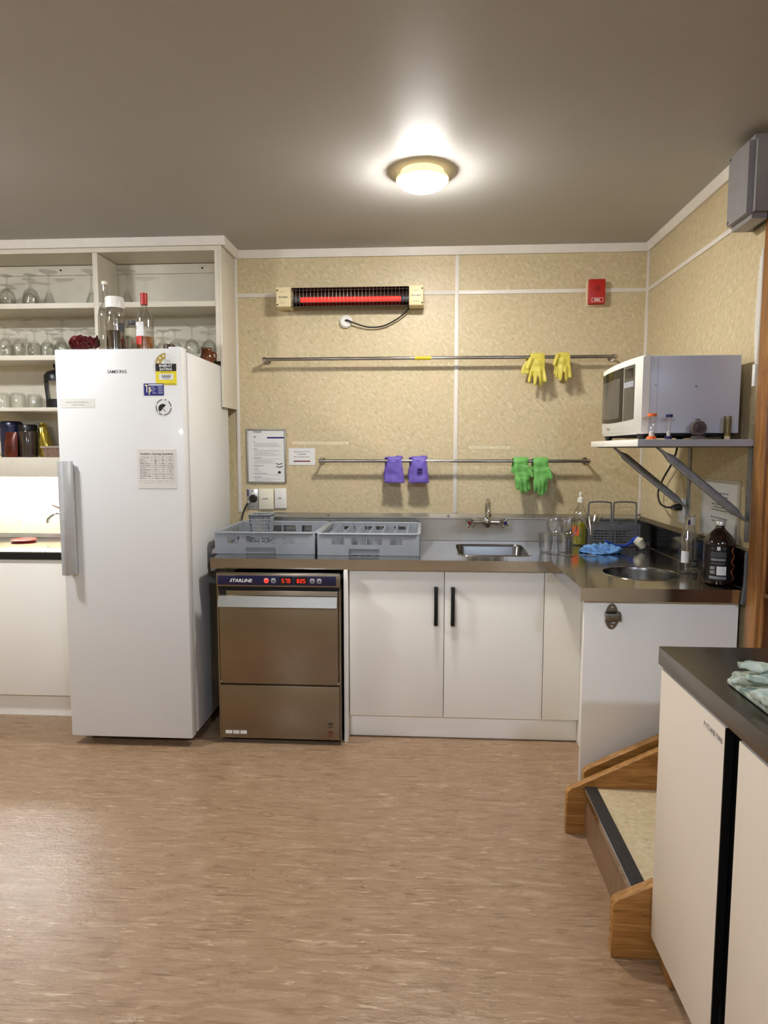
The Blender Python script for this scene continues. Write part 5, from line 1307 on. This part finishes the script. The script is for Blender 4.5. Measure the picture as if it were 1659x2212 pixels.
# framed notice under the shelf
rn = thing('wall_notice', (XR, 2.79, 1.06), 'printed notice in a clear frame on the right wall behind the strut', 'notice')
obj('sheet', cbox(XR - 0.004, 2.640, 1.063, XR - 0.0005, 2.955, 1.290), MAT_PAPER, rn)
fm = mat('clear_acrylic_edge', (196, 190, 172), 0.3)
for y0, y1, z0, z1 in ((2.622, 2.6395, 1.055, 1.302), (2.9555, 2.972, 1.055, 1.302), (2.640, 2.955, 1.2905, 1.302)): obj('frame_bar', cbox(XR - 0.008, y0, z0, XR - 0.0005, y1, z1, 0.001), fm, rn)
bm = B()
for k, (z, wd) in enumerate(((1.245, 0.16), (1.230, 0.15), (1.198, 0.15), (1.186, 0.12), (1.174, 0.15), (1.142, 0.16), (1.128, 0.14))): 
    for q in range(6): quad(bm, 2.797 + wd * (q - 2.5) / 6, z, wd / 6 - 0.005, 0.0055, XR - 0.0043, FACE_W)
obj('print', bm, MAT_GINK, rn, 0)
# white cable cover and drooping cords by the architrave
wcv = thing('cable_bundle', (XR, 2.53, 1.65), 'white cable bundle hanging by the door frame above the microwave shelf', 'cable')
for k, (dy, zt) in enumerate(((0.0, 2.14), (0.012, 2.10), (0.024, 2.12))):
    bm = B(); tube(bm, smooth_path([(XR - 0.014, 2.520 + dy * 0.4, zt), (XR - 0.013, 2.522 + dy, 1.95), (XR - 0.015, 2.521 + dy * 0.7, 1.80), (XR - 0.016, 2.522, 1.735)], 5), 0.0045, 7); obj('cord', bm, MAT_WHITEP, wcv)
obj('tassel', cbox(XR - 0.026, 2.513, 1.655, XR - 0.011, 2.534, 1.735, 0.003), MAT_WHITEP, wcv)
# grey box high on the right wall
gb = thing('wall_box', (1.17, 2.55, 2.23), 'grey plastic box with black back high on the right wall', 'wall box')
bm = B(); box(bm, 1.118, 2.452, 2.232, 1.190, 2.645, 2.515)
bmesh.ops.bevel(bm, geom=[e for e in bm.edges if not (abs(e.verts[0].co.x - 1.19) < 1e-4 and abs(e.verts[1].co.x - 1.19) < 1e-4)], offset=0.020, segments=4, affect='EDGES')
obj('cover', bm, mat('grey_abs_plastic', (140, 138, 140), 0.32), gb)
obj('back_shell', cbox(1.1905, 2.460, 2.236, XR - 0.0005, 2.640, 2.512, 0.004), MAT_BLACK, gb)
for y, z in ((2.625, 2.262), (2.625, 2.486)):
    bm = B(); tube(bm, [(1.1178, y - 0.012, z), (1.1160, y - 0.012, z)], [0.006, 0.005], 12); obj('screw', bm, MAT_DKBASK, gb)

# ------------------------------------------------------------------ towel on the near worktop
bm = B(); rg = random.Random(12)
box(bm, 0.668, 1.285, 0.9008, 0.98, 1.515, 0.912)
for k, (y, z, x0, x1, r) in enumerate(((1.292, 0.912, 0.672, 0.99, 0.012), (1.322, 0.921, 0.660, 0.99, 0.019), (1.358, 0.934, 0.676, 0.99, 0.017), (1.385, 0.922, 0.655, 0.98, 0.020), (1.412, 0.946, 0.664, 0.98, 0.018), (1.448, 0.934, 0.652, 0.98, 0.022), (1.478, 0.950, 0.668, 0.97, 0.017), (1.505, 0.926, 0.680, 0.97, 0.021), (1.43, 0.962, 0.70, 0.93, 0.012))):
    n_ = 12; pts = []; rs = []
    for q in range(n_ + 1):
        f = q / n_
        pts.append((x0 + (x1 - x0) * f, y - 0.10 * (f * f) * (0.4 + 0.1 * k) + 0.016 * math.sin(f * 5 + k * 1.7), max(0.912, z + 0.010 * math.sin(f * 6 + k * 2.3) - 0.012 * f)))
        rs.append(r * (0.75 + 0.25 * math.sin(f * 4 + k)) * (0.8 if q in (0, n_) else 1))
    tube(bm, smooth_path(pts, 2), [rs[min(q // 2, n_)] for q in range(2 * n_ + 1)], 10, flat=[(1.25, 0.8)] * (2 * n_ + 1))
bm = remesh(bm, 0.0038, 1)
for v in bm.verts:
    if v.co.z > 0.905:
        q = v.co * 55
        v.co += Vector((noise.noise(q), noise.noise(q + Vector((7, 0, 0))), noise.noise(q + Vector((0, 9, 0))))) * 0.0035
    v.co.z = max(v.co.z, 0.9008); v.co.x += 0.012; v.co.y -= 0.028
tag(obj('tea_towel', bm, MAT_TOWEL, None, 180), 'crumpled green checked tea towel on the near worktop', 'towel')

# ------------------------------------------------------------------ things on top of the fridge
ZT = FZ + 0.0008
bp = [(0, 0), (0.034, 0), (0.037, 0.006), (0.037, 0.18), (0.033, 0.215), (0.018, 0.245), (0.014, 0.26), (0.014, 0.335)]
t = bottle('tall_clear_bottle', -1.555, 3.190, ZT, bp, MAT_GLASS, 'tall empty clear bottle with white stopper on the fridge')
bm = B(); lathe(bm, [(0, ZT + 0.336), (0.0145, ZT + 0.336), (0.0145, ZT + 0.352), (0, ZT + 0.354)], 18, (-1.555, 3.190, 0)); obj('stopper', bm, MAT_SWITCH, t)
jp = [(0, 0), (0.041, 0), (0.044, 0.006), (0.044, 0.17), (0.042, 0.200), (0.038, 0.210)]
t = bottle('spirit_jar', -1.480, 3.130, ZT, jp, MAT_GLASS, 'big clear jar of brown liquor with white lid on the fridge')
fill(t, -1.480, 3.130, ZT, jp, 0.105, mat('brown_liquor', (48, 26, 6), 0.1, spec=0.6))
bm = B(); lathe(bm, [(0, ZT + 0.211), (0.0425, ZT + 0.211), (0.0435, ZT + 0.256), (0.040, ZT + 0.262), (0, ZT + 0.262)], 28, (-1.480, 3.130, 0)); obj('lid', bm, MAT_WHITEP, t)
band(t, -1.480, 3.130, ZT, 0.044, 0.10, 0.14, PI * 1.75, PI * 1.98, MAT_DOTINK, lab='small grey print')
lp_ = [(0, 0), (0.030, 0), (0.033, 0.005), (0.033, 0.125), (0.026, 0.145), (0.020, 0.150)]
t = bottle('flat_bottle', -1.428, 3.200, ZT, lp_, MAT_GLASS, 'flat bottle with pale label behind the white-lidded jar', sy=0.5)
band(t, -1.428, 3.200, ZT, 0.0335, 0.015, 0.130, PI * 1.02, PI * 1.90, mat('pale_yellow_label', (214, 208, 176), 0.6), sy=0.5, lab='pale printed label')
band(t, -1.428, 3.200, ZT, 0.0336, 0.010, 0.140, PI * 1.91, PI * 2.05, mat('navy_edge_label', (26, 30, 70), 0.4), 'label_edge', sy=0.5)
bm = B(); lathe(bm, [(0, ZT + 0.151), (0.021, ZT + 0.151), (0.020, ZT + 0.166), (0, ZT + 0.167)], 20, (-1.428, 3.200, 0), 1, 0.7); obj('cap', bm, MAT_DKBASK, t)
wp = [(0, 0), (0.037, 0), (0.040, 0.006), (0.040, 0.16), (0.036, 0.178), (0.020, 0.200), (0.015, 0.215), (0.0145, 0.275)]
t = bottle('whisky_bottle', -1.345, 3.150, ZT, wp, MAT_GLASS, 'whisky bottle with red cap and white label on the fridge')
fill(t, -1.345, 3.150, ZT, wp, 0.078, mat('amber_whisky', (150, 84, 14), 0.1, spec=0.6))
bm = B(); lathe(bm, [(0, ZT + 0.230), (0.0165, ZT + 0.230), (0.0165, ZT + 0.284), (0, ZT + 0.285)], 20, (-1.345, 3.150, 0)); obj('red_cap', bm, MAT_RED, t)
wl = band(t, -1.345, 3.150, ZT, 0.040, 0.080, 0.145, PI * 1.08, PI * 1.58, MAT_PAPER, lab='white label')
band(t, -1.345, 3.150, ZT, 0.040, 0.040, 0.0795, PI * 1.08, PI * 1.50, mat('red_label', (206, 54, 50), 0.5), 'lower_label', lab='red label')
band(wl, -1.345, 3.150, ZT, 0.0405, 0.112, 0.128, PI * 1.16, PI * 1.26, MAT_GINK, 'label_print', n=4)
t = thing('small_tumbler', (-1.402, 3.11, ZT), 'tiny clear shot glass between bottles on the fridge', 'glass')
bm = B(); pr = shell([(0.016, ZT), (0.017, ZT + 0.01), (0.020, ZT + 0.062)], 0.002); lathe(bm, [(0, ZT)] + pr[:-1] + [(0.014, ZT + 0.01), (0, ZT + 0.01)], 20, (-1.402, 3.100, 0)); obj('glass_body', bm, MAT_GLASS, t)
# red foil packet
bm = B()
rows_ = []
for a in range(15):
    f = a / 14; row = []
    for b_ in range(17):
        th = 2 * PI * b_ / 16
        w_ = 0.045 * (1 - 0.35 * f); hh = 0.042 * (0.55 + 0.45 * math.sin(PI * min(1, f + 0.25)))
        p = Vector((-1.672 + 0.115 * f, 3.10 + w_ * math.cos(th), ZT + 0.040 + hh * math.sin(th) * (1 - 0.5 * (1 - f) * 0.3)))
        p += Vector((0, noise.noise(p * 55) * 0.018, abs(noise.noise(p * 48 + Vector((3, 0, 0)))) * 0.030))
        p.z = max(p.z, ZT + 0.0005)
        row.append(p)
    rows_.append(row)
g = [[bm.verts.new(p) for p in r[:-1]] for r in rows_]
skin(bm, g)
tag(obj('foil_packet', bm, mat('dark_red_foil', (84, 20, 22), 0.25, 0.45, var=0.35, vs=30, bmp=0.4, bs=60), None, 12), 'crinkled dark red foil packet on the fridge beside the tall bottle', 'packet')
# pottery jug and its small lid
bm = B(); jx, jy = -1.158, 3.50
lathe(bm, [(0, ZT), (0.030, ZT), (0.038, ZT + 0.015), (0.039, ZT + 0.030), (0.031, ZT + 0.055), (0.024, ZT + 0.066), (0.0255, ZT + 0.078), (0.0225, ZT + 0.078), (0.020, ZT + 0.066), (0.026, ZT + 0.05), (0.03, ZT + 0.02), (0, ZT + 0.01)], 30, (jx, jy, 0))
for v in bm.verts:
    if v.co.z > ZT + 0.06 and v.co.x < jx - 0.015: v.co.x -= 0.010; v.co.z += 0.006
t = thing('pottery_jug', (jx, jy, ZT), 'small glazed brown pottery jug at the back corner of the fridge', 'jug')
pot = mat('brown_glaze', (96, 50, 22), 0.15, var=0.2, coat=0.5)
obj('jug_body', bm, pot, t)
bm = B(); tube(bm, smooth_path([(jx + 0.030, jy - 0.012, ZT + 0.055), (jx + 0.048, jy - 0.014, ZT + 0.048), (jx + 0.050, jy - 0.014, ZT + 0.028), (jx + 0.037, jy - 0.012, ZT + 0.016)], 4), 0.0045, 8); obj('jug_handle', bm, pot, t)
bm = B(); lathe(bm, [(0, ZT), (0.026, ZT), (0.028, ZT + 0.038), (0.024, ZT + 0.044), (0, ZT + 0.046)], 24, (-1.232, 3.16, 0))
tag(obj('brown_tin', bm, mat('dark_brown_tin', (62, 42, 26), 0.4)), 'small dark brown round tin on the front right of the fridge', 'tin')

# ------------------------------------------------------------------ glassware on the shelves (all standing upside down)
def glass_mesh(kind):
    bm = B()
    if kind == 'flute':     # tall vase-like glass, wide foot uppermost
        pr = [(0.036, 0.0), (0.033, 0.018), (0.022, 0.055), (0.012, 0.085), (0.0045, 0.100), (0.0045, 0.165), (0.010, 0.178), (0.046, 0.192), (0.048, 0.195), (0, 0.197)]
        inner = [(0, 0.080), (0.010, 0.075), (0.020, 0.050), (0.031, 0.018), (0.034, 0.0)]
        lathe(bm, inner + pr, 28)
    elif kind == 'balloon':
        pr = [(0.032, 0.0), (0.041, 0.030), (0.042, 0.055), (0.034, 0.085), (0.012, 0.104), (0.004, 0.112), (0.004, 0.158), (0.012, 0.168), (0.034, 0.174), (0.034, 0.176), (0, 0.177)]
        inner = [(0, 0.101), (0.012, 0.098), (0.032, 0.080), (0.0405, 0.055), (0.0395, 0.030), (0.0305, 0.0)]
        lathe(bm, inner + pr, 28)
    elif kind == 'goblet':
        pr = [(0.033, 0.0), (0.037, 0.030), (0.036, 0.055), (0.024, 0.078), (0.006, 0.090), (0.004, 0.098), (0.004, 0.128), (0.012, 0.138), (0.036, 0.143), (0.036, 0.145), (0, 0.146)]
        inner = [(0, 0.078), (0.022, 0.072), (0.0345, 0.052), (0.0355, 0.030), (0.0315, 0.0)]
        lathe(bm, inner + pr, 28)
    elif kind == 'tall':
        pr = [(0.030, 0.0), (0.034, 0.035), (0.033, 0.065), (0.022, 0.092), (0.006, 0.108), (0.0035, 0.118), (0.0035, 0.200), (0.012, 0.213), (0.034, 0.219), (0.034, 0.221), (0, 0.222)]
        inner = [(0, 0.098), (0.020, 0.086), (0.0315, 0.062), (0.0325, 0.035), (0.0285, 0.0)]
        lathe(bm, inner + pr, 28)
    else:                   # tumbler
        pr = [(0.042, 0.0), (0.0425, 0.060), (0.040, 0.076), (0.032, 0.086), (0, 0.087)]
        inner = [(0, 0.078), (0.030, 0.076), (0.0385, 0.066), (0.0405, 0.0)]
        lathe(bm, inner + pr, 28)
    return bm
NAMES = {'flute': 'footed_glass', 'balloon': 'wine_glass', 'goblet': 'goblet', 'tall': 'tall_wine_glass', 'tumbler': 'tumbler'}
protos = {}
def put_glass(kind, x, y, z, label, group):
    if kind not in protos:
        o = obj(NAMES[kind], glass_mesh(kind), MAT_GLASS2, None, 45, at=(0, 0, 0)); protos[kind] = o
    else:
        o = protos[kind].copy(); COL.objects.link(o)
    o.location = (x, y, z + 0.0008); o.rotation_euler = (0, 0, random.uniform(0, 6))
    return tag(o, label, 'glass', group)
KIND = {'flute': 'tall footed glass', 'balloon': 'balloon wine glass', 'goblet': 'short-stemmed goblet', 'tall': 'long-stemmed wine glass', 'tumbler': 'plain tumbler'}
def row(items, z, where, group):
    items = sorted(items, key=lambda i: i[1])
    cnt = {}
    for kind, x, y in items: cnt[kind] = cnt.get(kind, 0) + 1
    seen = {}
    for kind, x, y in items:
        k = seen.get(kind, 0); seen[kind] = k + 1
        if cnt[kind] == 1: lab = 'only upturned %s on %s' % (KIND[kind], where)
        else: lab = '%s upturned %s from the left on %s' % (ORD[k], KIND[kind], where)
        put_glass(kind, x, y, z, lab, group)
row([('balloon', -2.345, 3.655), ('balloon', -2.270, 3.745), ('balloon', -2.205, 3.650), ('goblet', -2.430, 3.66), ('goblet', -2.405, 3.75), ('flute', -2.105, 3.660), ('flute', -1.862, 3.665)], ZA, 'top shelf left of divider', 'glasses on the top shelf')
row([('flute', -1.662, 3.67)], ZA, 'top shelf right of divider', 'glasses on the top shelf')
row([('goblet', -2.44, 3.61), ('balloon', -2.35, 3.62), ('tall', -2.275, 3.70), ('goblet', -2.26, 3.60), ('goblet', -2.18, 3.62), ('goblet', -2.10, 3.61), ('goblet', -2.02, 3.61), ('goblet', -1.94, 3.62), ('goblet', -1.86, 3.62), ('goblet', -2.40, 3.73), ('tall', -2.06, 3.70), ('balloon', -1.965, 3.73), ('goblet', -1.86, 3.74), ('goblet', -2.14, 3.735), ('goblet', -2.36, 3.745)][:14], ZB, 'second shelf left of divider', 'glasses on the second shelf')
row([('goblet', -1.64, 3.70), ('goblet', -1.55, 3.72), ('goblet', -1.47, 3.68), ('goblet', -1.39, 3.65), ('balloon', -1.315, 3.71), ('balloon', -1.225, 3.735)], ZB, 'second shelf right of divider', 'glasses on the second shelf')
row([('tumbler', -2.397, 3.640), ('tumbler', -2.305, 3.640), ('tumbler', -2.265, 3.735)], ZCC, 'third shelf', 'tumblers on the third shelf')

# ------------------------------------------------------------------ coffee maker and groceries on the lower shelves
cg = thing('coffee_plunger', (-2.10, 3.66, ZCC), 'black coffee plunger half hidden by the fridge on the third shelf', 'coffee maker')
zc = ZCC + 0.0008
bm = B(); lathe(bm, [(0, zc), (0.055, zc), (0.055, zc + 0.050), (0, zc + 0.050)], 28, (-2.090, 3.66, 0)); obj('base', bm, MAT_BLACK, cg)
bm = B(); lathe(bm, [(0.049, zc + 0.0505), (0.049, zc + 0.15), (0.046, zc + 0.15), (0.046, zc + 0.0505), (0.049, zc + 0.0505)], 28, (-2.085, 3.66, 0)); obj('beaker', bm, MAT_GLASS, cg)
bm = B(); lathe(bm, [(0, zc + 0.1505), (0.062, zc + 0.1505), (0.063, zc + 0.182), (0.045, zc + 0.205), (0.012, zc + 0.214), (0.006, zc + 0.218), (0.006, zc + 0.226), (0.014, zc + 0.232), (0.012, zc + 0.247), (0, zc + 0.250)], 28, (-2.088, 3.66, 0)); obj('lid', bm, MAT_BLACK, cg)
bm = B(); tube(bm, [(-2.136, 3.645, zc + 0.160), (-2.134, 3.643, zc + 0.11), (-2.125, 3.640, zc + 0.045)], [0.013, 0.012, 0.012], 10); obj('handle', bm, MAT_BLACK, cg)
zd = ZD + 0.0008
bl = thing('blue_tin', (-2.385, 3.68, ZD), 'dark blue lidded tin at the left of the lowest shelf', 'tin')
bm = B(); lathe(bm, [(0, zd), (0.058, zd), (0.058, zd + 0.168), (0, zd + 0.168)], 28, (-2.385, 3.690, 0)); obj('body', bm, mat('navy_tin', (26, 30, 62), 0.3), bl)
bm = B(); lathe(bm, [(0, zd + 0.1685), (0.061, zd + 0.1685), (0.061, zd + 0.192), (0.052, zd + 0.204), (0, zd + 0.206)], 28, (-2.385, 3.690, 0)); obj('lid', bm, mat('navy_lid', (18, 22, 52), 0.3), bl)
bm = B()
rings = []
for f, w_, d_ in ((0, 0.036, 0.020), (0.15, 0.040, 0.024), (0.6, 0.038, 0.022), (0.88, 0.036, 0.010), (1.0, 0.036, 0.003)):
    rings.append([bm.verts.new((-2.335 + math.cos(2 * PI * k / 14) * w_, 3.600 + math.sin(2 * PI * k / 14) * d_ + 0.01 * f, zd + 0.140 * f)) for k in range(14)])
skin(bm, rings)
for v in bm.verts: v.co.y += noise.noise(v.co * 60) * 0.004
tag(obj('coffee_pouch', bm, mat('brown_gold_pouch', (84, 30, 16), 0.3, 0.2, var=0.5, vs=25), None, 40), 'red-brown foil pouch in front of the blue tin', 'packet')
jr = thing('coffee_jar', (-2.270, 3.66, ZD), 'brown glass jar with black lid on the lowest shelf', 'jar')
bm = B(); lathe(bm, [(0, zd), (0.047, zd), (0.049, zd + 0.01), (0.049, zd + 0.14), (0.045, zd + 0.150), (0, zd + 0.150)], 24, (-2.270, 3.660, 0)); obj('body', bm, mat('brown_jar', (58, 46, 38), 0.15, var=0.2, coat=0.5), jr)
bm = B(); lathe(bm, [(0, zd + 0.1505), (0.050, zd + 0.1505), (0.050, zd + 0.178), (0.045, zd + 0.184), (0, zd + 0.184)], 24, (-2.270, 3.660, 0)); obj('lid', bm, MAT_BLACK, jr)
bm = B(); rings = []
for f, w_, d_ in ((0, 0.030, 0.035), (0.12, 0.034, 0.042), (0.5, 0.032, 0.034), (0.85, 0.026, 0.016), (1.0, 0.022, 0.004)):
    rings.append([bm.verts.new((-2.180 + math.cos(2 * PI * k / 18) * w_ - 0.02 * f, 3.690 + math.sin(2 * PI * k / 18) * d_, zd + 0.195 * f)) for k in range(18)])
skin(bm, rings)
bmesh.ops.subdivide_edges(bm, edges=bm.edges[:], cuts=2, use_grid_fill=True)
for v in bm.verts:
    if v.co.z > zd + 0.003: v.co += Vector((noise.noise(v.co * 50), noise.noise(v.co * 50 + Vector((9, 0, 0))), 0)) * 0.009
tag(obj('gold_bag', bm, mat('gold_foil', (170, 148, 60), 0.24, 0.8, var=0.2, bmp=0.3, bs=50), None, 22), 'crinkled gold foil bag on the lowest shelf', 'bag')
tb = thing('plastic_tub', (-2.105, 3.63, ZD), 'translucent plastic tub of brown food by the fridge edge', 'tub')
bm = B(); rings = [[bm.verts.new((p[0], p[1], z)) for p in rrect(-2.155 + i, 3.585 + i, -2.035 - i, 3.675 - i, 0.015, 3)] for z, i in ((zd, 0.010), (zd + 0.050, 0.002))]; skin(bm, rings); obj('body', bm, mat('milky_plastic', (128, 104, 92), 0.3, var=0.25, vs=50), tb)
obj('lid', cbox(-2.157, 3.583, zd + 0.0505, -2.033, 3.677, zd + 0.062, 0.003), mat('clear_lid', (160, 146, 136), 0.25), tb)
